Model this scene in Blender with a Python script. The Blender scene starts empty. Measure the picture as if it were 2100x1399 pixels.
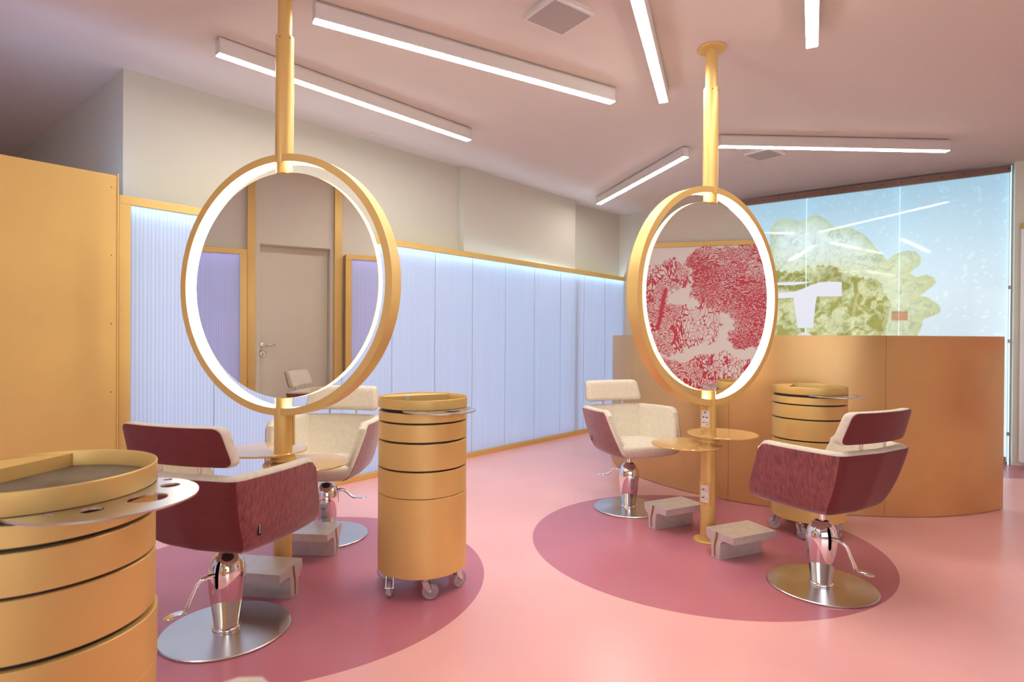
import bpy, bmesh, math, random
import numpy as np
from mathutils import Vector, Matrix, noise as mnoise

R = math.radians
random.seed(7)
C = bpy.context.scene.collection
SC = bpy.context.scene

# ------------------------------------------------------------------ camera
cam_d = bpy.data.cameras.new('camera')
cam = bpy.data.objects.new('camera', cam_d)
C.objects.link(cam)
SC.camera = cam
EYE = 1.2
cam_d.sensor_width = 36.0
cam_d.lens = 36.0 * 1187.0 / 2100.0
cam_d.clip_start = 0.03
cam_d.dof.use_dof = True
cam_d.dof.focus_distance = 3.2
cam_d.dof.aperture_fstop = 5.0
PT, RL = 0.0053, 0.0064
cam.matrix_world = Matrix.Translation((0, 0, EYE)) @ Matrix.Rotation(R(90) - PT, 4, 'X') @ Matrix.Rotation(RL, 4, 'Z')

# ------------------------------------------------------------------ world, exposure
w = bpy.data.worlds.new('daylight')
SC.world = w
w.use_nodes = True
w.node_tree.nodes['Background'].inputs[0].default_value = (0.90, 0.92, 1.0, 1)
w.node_tree.nodes['Background'].inputs[1].default_value = 1.2
SC.view_settings.view_transform = 'Standard'
SC.view_settings.look = 'None'
SC.view_settings.gamma = 1.0
SC.view_settings.use_curve_mapping = False
SC.view_settings.exposure = 1.74
SC.cycles.use_denoising = True
SC.cycles.max_bounces = 10
SC.cycles.diffuse_bounces = 6
SC.cycles.glossy_bounces = 5
SC.cycles.transmission_bounces = 6
SC.cycles.transparent_max_bounces = 12
SC.cycles.sample_clamp_indirect = 6.0
SC.cycles.caustics_reflective = False
SC.cycles.caustics_refractive = False
CEIL = 2.93
LAMP_POWER = 15.0      # emission of the ceiling tubes
BLUE_POWER = 8.0       # emission of the tubes inside the translucent partition
BACK_POWER = 1.2      # emission of the backlight sheet added inside the partition to even its glow
RING_POWER = 4.0       # emission of the mirror rings

# ------------------------------------------------------------------ materials
def mat(name):
    m = bpy.data.materials.new(name)
    m.use_nodes = True
    nt = m.node_tree
    return m, nt, nt.nodes['Principled BSDF']

def pbr(name, col, rough=0.5, metal=0.0, spec=0.5, coat=0.0, sheen=0.0, vary=0.0, vscale=3.0, bump=0.0, bscale=60.0, stretch=(1, 1, 1), rvary=0.0):
    m, nt, b = mat(name)
    b.inputs['Base Color'].default_value = (*col, 1)
    b.inputs['Roughness'].default_value = rough
    b.inputs['Metallic'].default_value = metal
    b.inputs['Specular IOR Level'].default_value = spec
    b.inputs['Coat Weight'].default_value = coat
    b.inputs['Coat Roughness'].default_value = 0.08
    b.inputs['Sheen Weight'].default_value = sheen
    b.inputs['Sheen Roughness'].default_value = 0.4
    L = nt.links.new
    if vary or bump or rvary:
        tc = nt.nodes.new('ShaderNodeTexCoord')
        mp = nt.nodes.new('ShaderNodeMapping')
        mp.inputs['Scale'].default_value = stretch
        L(tc.outputs['Object'], mp.inputs['Vector'])
    if vary:
        n = nt.nodes.new('ShaderNodeTexNoise')
        n.inputs['Scale'].default_value = vscale
        n.inputs['Detail'].default_value = 6
        L(mp.outputs[0], n.inputs['Vector'])
        r = nt.nodes.new('ShaderNodeMapRange')
        r.inputs[1].default_value = 0.3; r.inputs[2].default_value = 0.7
        r.inputs[3].default_value = 1 - vary; r.inputs[4].default_value = 1 + vary
        L(n.outputs['Fac'], r.inputs[0])
        mx = nt.nodes.new('ShaderNodeVectorMath'); mx.operation = 'SCALE'
        mx.inputs[0].default_value = col
        L(r.outputs[0], mx.inputs['Scale'])
        L(mx.outputs[0], b.inputs['Base Color'])
        if rvary:
            r2 = nt.nodes.new('ShaderNodeMapRange')
            r2.inputs[1].default_value = 0.3; r2.inputs[2].default_value = 0.7
            r2.inputs[3].default_value = rough - rvary; r2.inputs[4].default_value = rough + rvary
            L(n.outputs['Fac'], r2.inputs[0]); L(r2.outputs[0], b.inputs['Roughness'])
    if bump:
        n2 = nt.nodes.new('ShaderNodeTexNoise')
        n2.inputs['Scale'].default_value = bscale
        n2.inputs['Detail'].default_value = 4
        L(mp.outputs[0], n2.inputs['Vector'])
        bp = nt.nodes.new('ShaderNodeBump')
        bp.inputs['Strength'].default_value = bump
        bp.inputs['Distance'].default_value = 0.002
        L(n2.outputs['Fac'], bp.inputs['Height'])
        L(bp.outputs[0], b.inputs['Normal'])
    return m

def glow(name, col, power):
    m, nt, b = mat(name)
    b.inputs['Base Color'].default_value = (0.9, 0.9, 0.9, 1)
    b.inputs['Emission Color'].default_value = (*col, 1)
    b.inputs['Emission Strength'].default_value = power
    return m

GOLD_C = (0.76, 0.52, 0.175)
M = {}
M['gold'] = pbr('gold_paint', GOLD_C, rough=0.42, metal=0.35, vary=0.05, vscale=2.0)
M['gold_gloss'] = pbr('gold_gloss', (0.74, 0.46, 0.17), rough=0.12, metal=0.2, coat=0.6)
M['desk'] = pbr('brushed_gold_sheet', (0.64, 0.39, 0.155), rough=0.36, metal=0.6, vary=0.09, vscale=2.2, rvary=0.06, bump=0.05, bscale=8)
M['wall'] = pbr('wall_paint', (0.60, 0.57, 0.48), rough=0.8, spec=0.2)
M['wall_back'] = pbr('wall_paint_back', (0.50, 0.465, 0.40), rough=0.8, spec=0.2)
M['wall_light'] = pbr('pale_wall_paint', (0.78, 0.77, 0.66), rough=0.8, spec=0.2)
M['white_paint'] = pbr('white_paint', (0.8, 0.8, 0.8), rough=0.8)
M['ceiling'] = pbr('ceiling_paint', (0.72, 0.64, 0.58), rough=0.85, spec=0.2)
M['door'] = pbr('door_paint', (0.76, 0.74, 0.62), rough=0.5)
M['chrome'] = pbr('chrome', (0.86, 0.85, 0.85), rough=0.04, metal=1.0)
M['steel'] = pbr('brushed_steel', (0.62, 0.60, 0.57), rough=0.22, metal=1.0, vary=0.04, vscale=5)
b = M['steel'].node_tree.nodes['Principled BSDF']
b.inputs['Anisotropic'].default_value = 0.75
tg = M['steel'].node_tree.nodes.new('ShaderNodeTangent'); tg.direction_type = 'RADIAL'; tg.axis = 'Z'
M['steel'].node_tree.links.new(tg.outputs[0], b.inputs['Tangent'])
M['plate'] = pbr('satin_steel', (0.66, 0.64, 0.62), rough=0.25, metal=1.0)
M['black'] = pbr('black_plastic', (0.008, 0.007, 0.007), rough=0.5)
M['cream'] = pbr('cream_fabric', (0.69, 0.63, 0.51), rough=0.75, sheen=0.15, vary=0.06, vscale=45, bump=0.25, bscale=260, spec=0.25)
M['cream_piping'] = pbr('cream_piping', (0.75, 0.68, 0.56), rough=0.6)
M['maroon_back'] = pbr('maroon_fabric_back', (0.135, 0.017, 0.022), rough=0.5, sheen=0.12, vary=0.14, vscale=26, bump=0.35, bscale=24, stretch=(1, 1, 9), spec=0.4)
M['maroon_side_lit'] = pbr('maroon_fabric_side_lit', (0.25, 0.070, 0.072), rough=0.55, sheen=0.6, vary=0.35, vscale=22, bump=0.9, bscale=22, stretch=(4.5, 4.5, 0.9), spec=0.4)  # same cloth as the back; lighter look of its sheen put into the colour
M['cast'] = pbr('cast_aluminium', (0.66, 0.63, 0.58), rough=0.36, metal=0.5, vary=0.07, vscale=22, bump=0.25, bscale=40)
M['groove'] = pbr('gold_groove', (0.60, 0.36, 0.08), rough=0.4, metal=0.4)
M['lamp_body'] = pbr('lamp_housing', (0.72, 0.68, 0.64), rough=0.5)
M['white'] = pbr('white_plastic', (0.80, 0.78, 0.75), rough=0.35)
M['grille'] = pbr('speaker_mesh', (0.42, 0.36, 0.34), rough=0.6, bump=0.6, bscale=400)
M['rail'] = pbr('bronze_rail', (0.32, 0.20, 0.16), rough=0.3, metal=0.8, vary=0.15, vscale=3)
M['slot'] = pbr('dark_slot', (0.004, 0.004, 0.004), rough=0.9, spec=0.0)
M['tray_mat'] = pbr('slate_mat', (0.10, 0.085, 0.07), rough=0.38, vary=0.5, vscale=9)
M['mirror'] = pbr('mirror_glass', (0.93, 0.94, 0.92), rough=0.0, metal=1.0)
M['disc_edge'] = pbr('mirror_edge_gold', (0.80, 0.56, 0.20), rough=0.35, metal=0.2)
M['lamp'] = glow('lamp_diffuser', (1.0, 0.965, 0.92), LAMP_POWER)
M['ring'] = glow('ring_diffuser', (1.0, 0.88, 0.68), RING_POWER)
M['blue'] = glow('blue_tube', (0.40, 0.70, 1.0), BLUE_POWER)
M['blue_fill'] = glow('blue_fill_tube', (0.30, 0.52, 1.0), 11.0)
M['glow_fill'] = glow('glow_fill_sheet', (0.50, 0.68, 1.0), BACK_POWER)
M['glow_fill_violet'] = glow('glow_fill_sheet_violet', (0.52, 0.50, 1.0), BACK_POWER * 0.8)
M['violet'] = glow('violet_tube', (0.42, 0.36, 1.0), BLUE_POWER * 0.3)
M['white_tag'] = pbr('tag_thread', (0.85, 0.8, 0.7), rough=0.6)
M['green'] = glow('green_indicator', (0.2, 1.0, 0.3), 2.0)
M['label'] = pbr('lock_metal', (0.75, 0.73, 0.70), rough=0.3, metal=0.5)

# clear castor wheels
m, nt, b = mat('clear_plastic')
b.inputs['Base Color'].default_value = (0.95, 0.93, 0.92, 1)
b.inputs['Roughness'].default_value = 0.08
b.inputs['Transmission Weight'].default_value = 0.75
b.inputs['IOR'].default_value = 1.35
M['clear'] = m

# thin glass
def glass_mat(name, tint, refl):
    m, nt, b = mat(name)
    nt.nodes.remove(b)
    out = nt.nodes['Material Output']
    tr = nt.nodes.new('ShaderNodeBsdfTransparent'); tr.inputs[0].default_value = (*tint, 1)
    gl = nt.nodes.new('ShaderNodeBsdfGlossy'); gl.inputs['Roughness'].default_value = 0.04
    gl.inputs[0].default_value = (0.22, 0.22, 0.22, 1)
    fr = nt.nodes.new('ShaderNodeFresnel'); fr.inputs[0].default_value = refl
    mx = nt.nodes.new('ShaderNodeMixShader')
    nt.links.new(fr.outputs[0], mx.inputs[0]); nt.links.new(tr.outputs[0], mx.inputs[1]); nt.links.new(gl.outputs[0], mx.inputs[2])
    nt.links.new(mx.outputs[0], out.inputs[0])
    return m
M['glass'] = glass_mat('pane_glass', (0.97, 0.99, 0.99), 1.5)
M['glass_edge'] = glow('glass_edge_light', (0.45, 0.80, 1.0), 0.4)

# resin floor: pink with two darker discs and a darker threshold strip
DISCS = [(1.1257, 3.4479, 0.994), (-1.0914, 2.8915, 0.958), (4.6, 6.2, 1.165)]
m, nt, b = mat('pink_resin_floor')
L = nt.links.new
geo = nt.nodes.new('ShaderNodeNewGeometry')
fac = None
for (cx, cy, rr) in DISCS:
    d = nt.nodes.new('ShaderNodeVectorMath'); d.operation = 'DISTANCE'
    L(geo.outputs['Position'], d.inputs[0]); d.inputs[1].default_value = (cx, cy, 0)
    lt = nt.nodes.new('ShaderNodeMath'); lt.operation = 'LESS_THAN'
    L(d.outputs['Value'], lt.inputs[0]); lt.inputs[1].default_value = rr
    if fac is None: fac = lt.outputs[0]
    else:
        mxx = nt.nodes.new('ShaderNodeMath'); mxx.operation = 'MAXIMUM'
        L(fac, mxx.inputs[0]); L(lt.outputs[0], mxx.inputs[1]); fac = mxx.outputs[0]
nz = nt.nodes.new('ShaderNodeTexNoise'); nz.inputs['Scale'].default_value = 1.3; nz.inputs['Detail'].default_value = 5
L(geo.outputs['Position'], nz.inputs['Vector'])
sp = nt.nodes.new('ShaderNodeTexVoronoi'); sp.inputs['Scale'].default_value = 26
L(geo.outputs['Position'], sp.inputs['Vector'])
spl = nt.nodes.new('ShaderNodeMath'); spl.operation = 'LESS_THAN'; spl.inputs[1].default_value = 0.028
L(sp.outputs['Distance'], spl.inputs[0])
mix = nt.nodes.new('ShaderNodeMix'); mix.data_type = 'RGBA'
mix.inputs['A'].default_value = (0.92, 0.49, 0.46, 1); mix.inputs['B'].default_value = (0.56, 0.185, 0.235, 1)
L(fac, mix.inputs['Factor'])
mr = nt.nodes.new('ShaderNodeMapRange'); mr.inputs[1].default_value = 0.3; mr.inputs[2].default_value = 0.7; mr.inputs[3].default_value = 0.95; mr.inputs[4].default_value = 1.05
L(nz.outputs['Fac'], mr.inputs[0])
sc = nt.nodes.new('ShaderNodeVectorMath'); sc.operation = 'SCALE'
L(mix.outputs['Result'], sc.inputs[0]); L(mr.outputs[0], sc.inputs['Scale'])
mix2 = nt.nodes.new('ShaderNodeMix'); mix2.data_type = 'RGBA'
mix2.inputs['B'].default_value = (0.85, 0.5, 0.5, 1)
L(sc.outputs[0], mix2.inputs['A'])
sf = nt.nodes.new('ShaderNodeMath'); sf.operation = 'MULTIPLY'; sf.inputs[1].default_value = 0.5
L(spl.outputs[0], sf.inputs[0]); L(sf.outputs[0], mix2.inputs['Factor'])
L(mix2.outputs['Result'], b.inputs['Base Color'])
b.inputs['Roughness'].default_value = 0.26
b.inputs['Specular IOR Level'].default_value = 0.5
M['floor'] = m

# corrugated translucent polycarbonate
def poly_mat(name, tint):
    m, nt, b = mat(name)
    nt.nodes.remove(b)
    out = nt.nodes['Material Output']
    L = nt.links.new
    tc = nt.nodes.new('ShaderNodeTexCoord')
    wv = nt.nodes.new('ShaderNodeTexWave'); wv.wave_type = 'BANDS'; wv.bands_direction = 'X'
    wv.inputs['Scale'].default_value = 14.0
    wv.inputs['Distortion'].default_value = 0.0
    L(tc.outputs['Object'], wv.inputs['Vector'])
    nz = nt.nodes.new('ShaderNodeTexNoise'); nz.inputs['Scale'].default_value = 1.0; nz.inputs['Detail'].default_value = 3
    mp = nt.nodes.new('ShaderNodeMapping'); mp.inputs['Scale'].default_value = (45, 1, 0.7)
    L(tc.outputs['Object'], mp.inputs[0]); L(mp.outputs[0], nz.inputs['Vector'])
    ad = nt.nodes.new('ShaderNodeMath'); ad.operation = 'ADD'
    L(wv.outputs['Fac'], ad.inputs[0]); L(nz.outputs['Fac'], ad.inputs[1])
    bp = nt.nodes.new('ShaderNodeBump'); bp.inputs['Strength'].default_value = 0.35; bp.inputs['Distance'].default_value = 0.003
    L(ad.outputs[0], bp.inputs['Height'])
    cr = nt.nodes.new('ShaderNodeMapRange'); cr.inputs[1].default_value = 0.2; cr.inputs[2].default_value = 1.6; cr.inputs[3].default_value = 0.86; cr.inputs[4].default_value = 1.04
    L(ad.outputs[0], cr.inputs[0])
    cs = nt.nodes.new('ShaderNodeVectorMath'); cs.operation = 'SCALE'; cs.inputs[0].default_value = tint
    L(cr.outputs[0], cs.inputs['Scale'])
    tl = nt.nodes.new('ShaderNodeBsdfTranslucent'); L(cs.outputs[0], tl.inputs[0])
    df = nt.nodes.new('ShaderNodeBsdfDiffuse'); L(cs.outputs[0], df.inputs[0]); L(bp.outputs[0], df.inputs['Normal'])
    gl = nt.nodes.new('ShaderNodeBsdfGlossy'); gl.inputs['Roughness'].default_value = 0.22; L(bp.outputs[0], gl.inputs['Normal'])
    m1 = nt.nodes.new('ShaderNodeMixShader'); m1.inputs[0].default_value = 0.60
    L(df.outputs[0], m1.inputs[1]); L(tl.outputs[0], m1.inputs[2])
    fr = nt.nodes.new('ShaderNodeFresnel'); fr.inputs[0].default_value = 1.5
    m2 = nt.nodes.new('ShaderNodeMixShader'); L(fr.outputs[0], m2.inputs[0]); L(m1.outputs[0], m2.inputs[1]); L(gl.outputs[0], m2.inputs[2])
    L(m2.outputs[0], out.inputs[0])
    return m
M['poly'] = poly_mat('polycarbonate', (0.80, 0.83, 0.87))

# ------------------------------------------------------------------ mesh helpers
def link(name, me, m, parent=None, smooth=False):
    o = bpy.data.objects.new(name, me)
    C.objects.link(o)
    if m is not None:
        me.materials.append(m if not isinstance(m, str) else M[m])
    if smooth:
        for p in me.polygons: p.use_smooth = True
    if parent is not None: o.parent = parent
    return o

def pydata(name, vs, fs, m, parent=None, smooth=False):
    me = bpy.data.meshes.new(name)
    me.from_pydata([tuple(v) for v in vs], [], fs)
    me.validate(); me.update()
    bm = bmesh.new(); bm.from_mesh(me)
    bmesh.ops.recalc_face_normals(bm, faces=bm.faces)
    bm.to_mesh(me); bm.free()
    return link(name, me, m, parent, smooth)

def from_bm(name, bm, m, parent=None, smooth=False, auto=None):
    bmesh.ops.recalc_face_normals(bm, faces=bm.faces)
    me = bpy.data.meshes.new(name)
    bm.to_mesh(me); bm.free()
    o = link(name, me, m, parent, smooth)
    if auto:
        for e in me.edges: pass
        me.set_sharp_from_angle(angle=R(auto))
    return o

def add_box(bm, c, s, rz=0.0, bevel=0.0, mtx=None):
    g = bmesh.ops.create_cube(bm, size=1.0)
    vs = g['verts']
    bmesh.ops.scale(bm, vec=s, verts=vs)
    if bevel:
        es = list({e for v in vs for e in v.link_edges})
        r = bmesh.ops.bevel(bm, geom=es, offset=bevel, segments=2, affect='EDGES', profile=0.5)
        vs = list({v for f in r['faces'] for v in f.verts} | {v for v in vs if v.is_valid})
    T = Matrix.Translation(c) @ Matrix.Rotation(rz, 4, 'Z')
    if mtx is not None: T = mtx
    bmesh.ops.transform(bm, matrix=T, verts=vs)

def box(name, c, s, m, parent=None, rz=0.0, bevel=0.0):
    bm = bmesh.new(); add_box(bm, c, s, rz, bevel)
    return from_bm(name, bm, m, parent)

def add_lathe(bm, prof, n=48, c=(0, 0, 0), cap=True):
    """profile [(r,z)...] from bottom to top"""
    rings = []
    for (r, z) in prof:
        rings.append([bm.verts.new((c[0] + r * math.cos(2 * math.pi * k / n), c[1] + r * math.sin(2 * math.pi * k / n), c[2] + z)) for k in range(n)])
    for a, b_ in zip(rings[:-1], rings[1:]):
        for k in range(n):
            bm.faces.new((a[k], a[(k + 1) % n], b_[(k + 1) % n], b_[k]))
    if cap:
        bm.faces.new(rings[0][::-1]); bm.faces.new(rings[-1])
    return rings

def lathe(name, prof, m, parent=None, n=48, c=(0, 0, 0), auto=35, cap=True):
    bm = bmesh.new(); add_lathe(bm, prof, n, c, cap)
    return from_bm(name, bm, m, parent, smooth=True, auto=auto)

def disc_prof(r, z0, z1, bv=0.002):
    return [(r - bv, z0), (r, z0 + bv), (r, z1 - bv), (r - bv, z1)]

def add_tube(bm, pts, rad, n=12, squash=None):
    pts = [Vector(p) for p in pts]
    rr = rad if isinstance(rad, (list, tuple)) else [rad] * len(pts)
    rings = []
    up = Vector((0, 0, 1))
    for i, p in enumerate(pts):
        a = pts[max(i - 1, 0)]; b_ = pts[min(i + 1, len(pts) - 1)]
        t = (b_ - a).normalized()
        s = t.cross(up)
        if s.length < 1e-4: s = Vector((1, 0, 0))
        s.normalize(); u = s.cross(t).normalized()
        rings.append([bm.verts.new(p + (s * math.cos(2 * math.pi * k / n) + u * math.sin(2 * math.pi * k / n)) * rr[i]) for k in range(n)])
    for a, b_ in zip(rings[:-1], rings[1:]):
        for k in range(n):
            bm.faces.new((a[k], a[(k + 1) % n], b_[(k + 1) % n], b_[k]))
    bm.faces.new(rings[0][::-1]); bm.faces.new(rings[-1])

def add_prism(bm, poly, z0, z1, T=None):
    """plan polygon extruded in z (optionally transformed)"""
    T = T or Matrix.Identity(4)
    a = [bm.verts.new(T @ Vector((p[0], p[1], z0))) for p in poly]
    b_ = [bm.verts.new(T @ Vector((p[0], p[1], z1))) for p in poly]
    n = len(poly)
    for k in range(n):
        bm.faces.new((a[k], a[(k + 1) % n], b_[(k + 1) % n], b_[k]))
    bm.faces.new(a[::-1]); bm.faces.new(b_)

def prism(name, poly, z0, z1, m, parent=None, T=None):
    bm = bmesh.new(); add_prism(bm, poly, z0, z1, T)
    return from_bm(name, bm, m, parent)

def thing(name, label, cat, loc=(0, 0, 0), rz=0.0, group=None):
    o = bpy.data.objects.new(name, None)
    o.empty_display_size = 0.1
    C.objects.link(o)
    o.location = loc; o.rotation_euler = (0, 0, rz)
    return tag(o, label, cat, group)

def tag(o, label, cat, group=None):
    o['label'] = label; o['category'] = cat
    if group: o['group'] = group
    return o

def struct(o, label=None):
    o['kind'] = 'structure'
    if label: o['label'] = label
    return o

def copy_tree(o, parent=None):
    c = o.copy(); C.objects.link(c)
    if parent is not None: c.parent = parent
    for ch in list(o.children): copy_tree(ch, c)
    return c

def seg_frame(a, b_):
    """matrix whose X runs a->b in plan, origin at a"""
    ang = math.atan2(b_[1] - a[1], b_[0] - a[0])
    return Matrix.Translation((a[0], a[1], 0)) @ Matrix.Rotation(ang, 4, 'Z'), math.hypot(b_[0] - a[0], b_[1] - a[1])

# ------------------------------------------------------------------ key plan points
PA, PB = (-2.389, 3.518), (1.70, 8.21)                 # translucent partition
WC = (1.493, 8.124)                                    # far corner
GA = R(-37); GU = (math.cos(GA), math.sin(GA))
def gpt(u): return (WC[0] + u * GU[0], WC[1] + u * GU[1])
GE = gpt(4.168)
RA = R(83); RU = (math.cos(RA), math.sin(RA))
RP = (4.9, 5.68)
def rpt(t): return (RP[0] + t * RU[0], RP[1] + t * RU[1])
LN = (math.cos(R(22)), math.sin(R(22))); LW = (LN[1], -LN[0])
def lpt(t, off=-3.25): return (LN[0] * off + LW[0] * t, LN[1] * off + LW[1] * t)
RC0 = (-2.523, 3.749)                                   # near end of the wall behind the partition
RC1 = (-4.768 - 2.4, 5.599 + 1.98)

# ------------------------------------------------------------------ room shell
FP = [(-7.4, -3.2), (6.4, -3.2), (6.4, 9.5), (-7.4, 9.5)]
struct(prism('floor', FP, -0.06, 0.0, 'floor'))
struct(prism('ceiling', FP, CEIL, CEIL + 0.08, 'ceiling'))

def wall(name, pts, th, m='wall', z0=0.0, z1=CEIL, side=1):
    """wall body along the polyline pts, thickness on its left side (side=1) or right"""
    n = len(pts); off = []
    for i in range(n):
        a = Vector(pts[max(i - 1, 0)]); b_ = Vector(pts[min(i + 1, n - 1)])
        p = Vector(pts[i])
        ns = []
        if i > 0: d = (p - a).normalized(); ns.append(Vector((-d.y, d.x)))
        if i < n - 1: d = (b_ - p).normalized(); ns.append(Vector((-d.y, d.x)))
        nn = sum(ns, Vector((0, 0)))
        nn = nn.normalized()
        k = 1.0 / max(0.35, nn.dot(ns[0]))
        off.append(p + nn * th * k * side)
    bm = bmesh.new()
    for i in range(n - 1):
        add_prism(bm, [pts[i], pts[i + 1], off[i + 1], off[i]], z0, z1)
    return struct(from_bm(name, bm, m))

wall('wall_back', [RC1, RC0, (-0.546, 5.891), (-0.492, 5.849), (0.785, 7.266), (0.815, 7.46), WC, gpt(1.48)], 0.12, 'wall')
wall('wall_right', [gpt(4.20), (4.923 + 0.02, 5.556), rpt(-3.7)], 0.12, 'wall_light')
wall('wall_right_front', [rpt(-3.7), (rpt(-3.7)[0] - 0.3, -2.8)], 0.12, 'wall')
# wall behind the lit glass
wall('wall_screen', [gpt(1.48), gpt(4.20)], 0.12, 'white_paint').location = (-GU[1] * 0.16, GU[0] * 0.16, 0)
# left wall with door opening (t from -3.9 back to 2.2), built in pieces
DT0, DT1, DH = -2.905, -2.215, 2.135
bm = bmesh.new()
def lseg(t0, t1, z0, z1, o0=-3.25, o1=-3.50):
    add_prism(bm, [lpt(t0, o0), lpt(t1, o0), lpt(t1, o1), lpt(t0, o1)], z0, z1)
lseg(-9.2, DT0, 0, CEIL); lseg(DT1, 2.6, 0, CEIL); lseg(DT0, DT1, DH, CEIL)
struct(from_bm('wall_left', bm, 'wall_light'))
# wall behind the camera with an unseen window opening added for fill light
wy = -2.8
bm = bmesh.new()
def fseg(x0, x1, z0, z1): add_box(bm, ((x0 + x1) / 2, wy - 0.06, (z0 + z1) / 2), (x1 - x0, 0.12, z1 - z0))
fseg(-3.4, -1.6, 0, CEIL); fseg(3.2, 4.6, 0, CEIL); fseg(-1.6, 3.2, 2.5, CEIL); fseg(-1.6, 3.2, 0, 0.5)
struct(from_bm('wall_front', bm, 'wall'))
bm = bmesh.new()
for x in (-1.575, 0.8, 3.175): add_box(bm, (x, wy - 0.03, 1.5), (0.05, 0.06, 2.0))
for z in (0.525, 2.475): add_box(bm, (0.8, wy - 0.03, z), (4.7, 0.055, 0.05))
wf = struct(from_bm('fill_window_1', bm, 'gold'))
struct(box('fill_window_pane', (0.8, wy - 0.03, 1.5), (4.7, 0.008, 1.9), 'glass', wf))

# door in the left wall
dang = math.atan2(LW[1], LW[0])
dm = lpt((DT0 + DT1) / 2, -3.40)
door = struct(box('door_1', (dm[0], dm[1], DH / 2), (DT1 - DT0 - 0.01, 0.045, DH - 0.01), 'door', rz=dang), 'grey door in a plain frame')
def lloc(t, off, z):
    p = lpt(t, off); return (p[0], p[1], z)
bm = bmesh.new()
T = Matrix.Translation(lloc(-2.865, -3.37, 1.07)) @ Matrix.Rotation(dang, 4, 'Z')
for kind in ('rose', 'key'):
    zz = 0.05 if kind == 'rose' else -0.05
    g = bmesh.ops.create_cone(bm, cap_ends=True, segments=24, radius1=0.026, radius2=0.024, depth=0.012)
    bmesh.ops.transform(bm, matrix=T @ Matrix.Translation((0, 0, zz)) @ Matrix.Rotation(R(90), 4, 'X'), verts=g['verts'])
add_tube(bm, [T @ Vector(p) for p in ((0, 0, 0.05), (0, 0.05, 0.05), (0.02, 0.055, 0.05), (0.115, 0.055, 0.05))], 0.009, 10)
struct(from_bm('door_handle', bm, 'chrome', door, smooth=True, auto=40))
bm = bmesh.new()
add_box(bm, lloc(-2.865, -3.362, 1.017), (0.007, 0.006, 0.022), dang)
struct(from_bm('keyhole', bm, 'black', door))
# gold posts either side of the door
for k, (t0, t1) in enumerate(((-3.022, -2.952), (-2.179, -2.105))):
    p = lpt((t0 + t1) / 2, -3.225)
    struct(box('trim_%d' % (k + 1), (p[0], p[1], CEIL / 2), (t1 - t0, 0.05, CEIL), 'gold', rz=dang), 'floor-to-ceiling gold post beside the grey door')

# ------------------------------------------------------------------ translucent partitions
def partition(name, label, a, b_, seams, h, depth=0.04, tube='blue', toward=-1, cavity=0.10, post=0.06, group=None):
    """gold frame with corrugated panels; local X runs along it, local +Y is behind it"""
    Tm, Lg = seg_frame(a, b_)
    ang = math.atan2(b_[1] - a[1], b_[0] - a[0])
    root = thing(name, label, 'partition', (a[0], a[1], 0), ang, group)
    s = toward                       # -1: the room is on the local -Y side
    y0, y1 = 0.0, -s * depth
    ym = (y0 + y1) / 2
    box('top_rail', (Lg / 2, ym, h - 0.026), (Lg, depth, 0.052), 'gold', root, bevel=0.002)
    box('bottom_rail', (Lg / 2, ym, 0.024), (Lg, depth, 0.048), 'gold', root, bevel=0.002)
    for x in (post / 2, Lg - post / 2):
        box('post', (x, ym, h / 2), (post, depth - 0.002, h - 0.104), 'gold', root)
    for s0, s1 in zip(seams[:-1], seams[1:]):
        box('polycarbonate_panel', ((s0 + s1) / 2, ym + 0.004 * -s, (0.046 + h - 0.05) / 2), (s1 - s0 - 0.0025, 0.012, h - 0.096), 'poly', root)
    box('light_tube', (Lg / 2, -s * (depth + 0.020), h - 0.056), (Lg - 0.1, 0.010, 0.016), tube, root)
    box('backing_board', (Lg / 2, -s * (depth + 0.0355), h / 2), (Lg - 0.08, 0.003, h - 0.02), 'white_paint', root)  # added to keep the glowing sheet's light off the wall
    box('glow_fill_sheet', (Lg / 2, -s * (depth + 0.032), h / 2), (Lg - 0.08, 0.003, h - 0.06), 'glow_fill' if tube == 'blue' else 'glow_fill_violet', root)  # glowing sheet added to brighten the panels below the tube
    if tube == 'violet':
        for x in (0.006, Lg - 0.006):
            box('side_return', (x, -s * (depth + 0.043), h / 2), (0.012, 0.084, h - 0.01), 'gold', root)  # end closures added to stop light leaking past the posts
    return root

seams = [0.06] + [0.56 + 0.4975 * k for k in range(12)]
Lp = math.hypot(PB[0] - PA[0], PB[1] - PA[1])
seams = [s for s in seams if s < Lp - 0.2] + [Lp - 0.06]
partition('translucent_partition', 'long gold-framed partition of corrugated translucent panels glowing blue along the left wall', PA, PB, seams, 2.055)
partition('translucent_partition', 'gold-framed glowing panel left of the grey door, seen in the left mirror', lpt(-4.6), lpt(-3.03), [0.06, 0.55, 1.04, 1.51], 2.05, tube='violet', toward=1).location = (*lpt(-4.6, -3.12), 0)
partition('translucent_partition', 'gold-framed glowing panel right of the grey door, seen in the left mirror', lpt(-2.08), lpt(0.6), [0.06, 0.56, 1.06, 1.56, 2.06, 2.62], 2.075, tube='violet', toward=1).location = (*lpt(-2.08, -3.12), 0)

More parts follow.
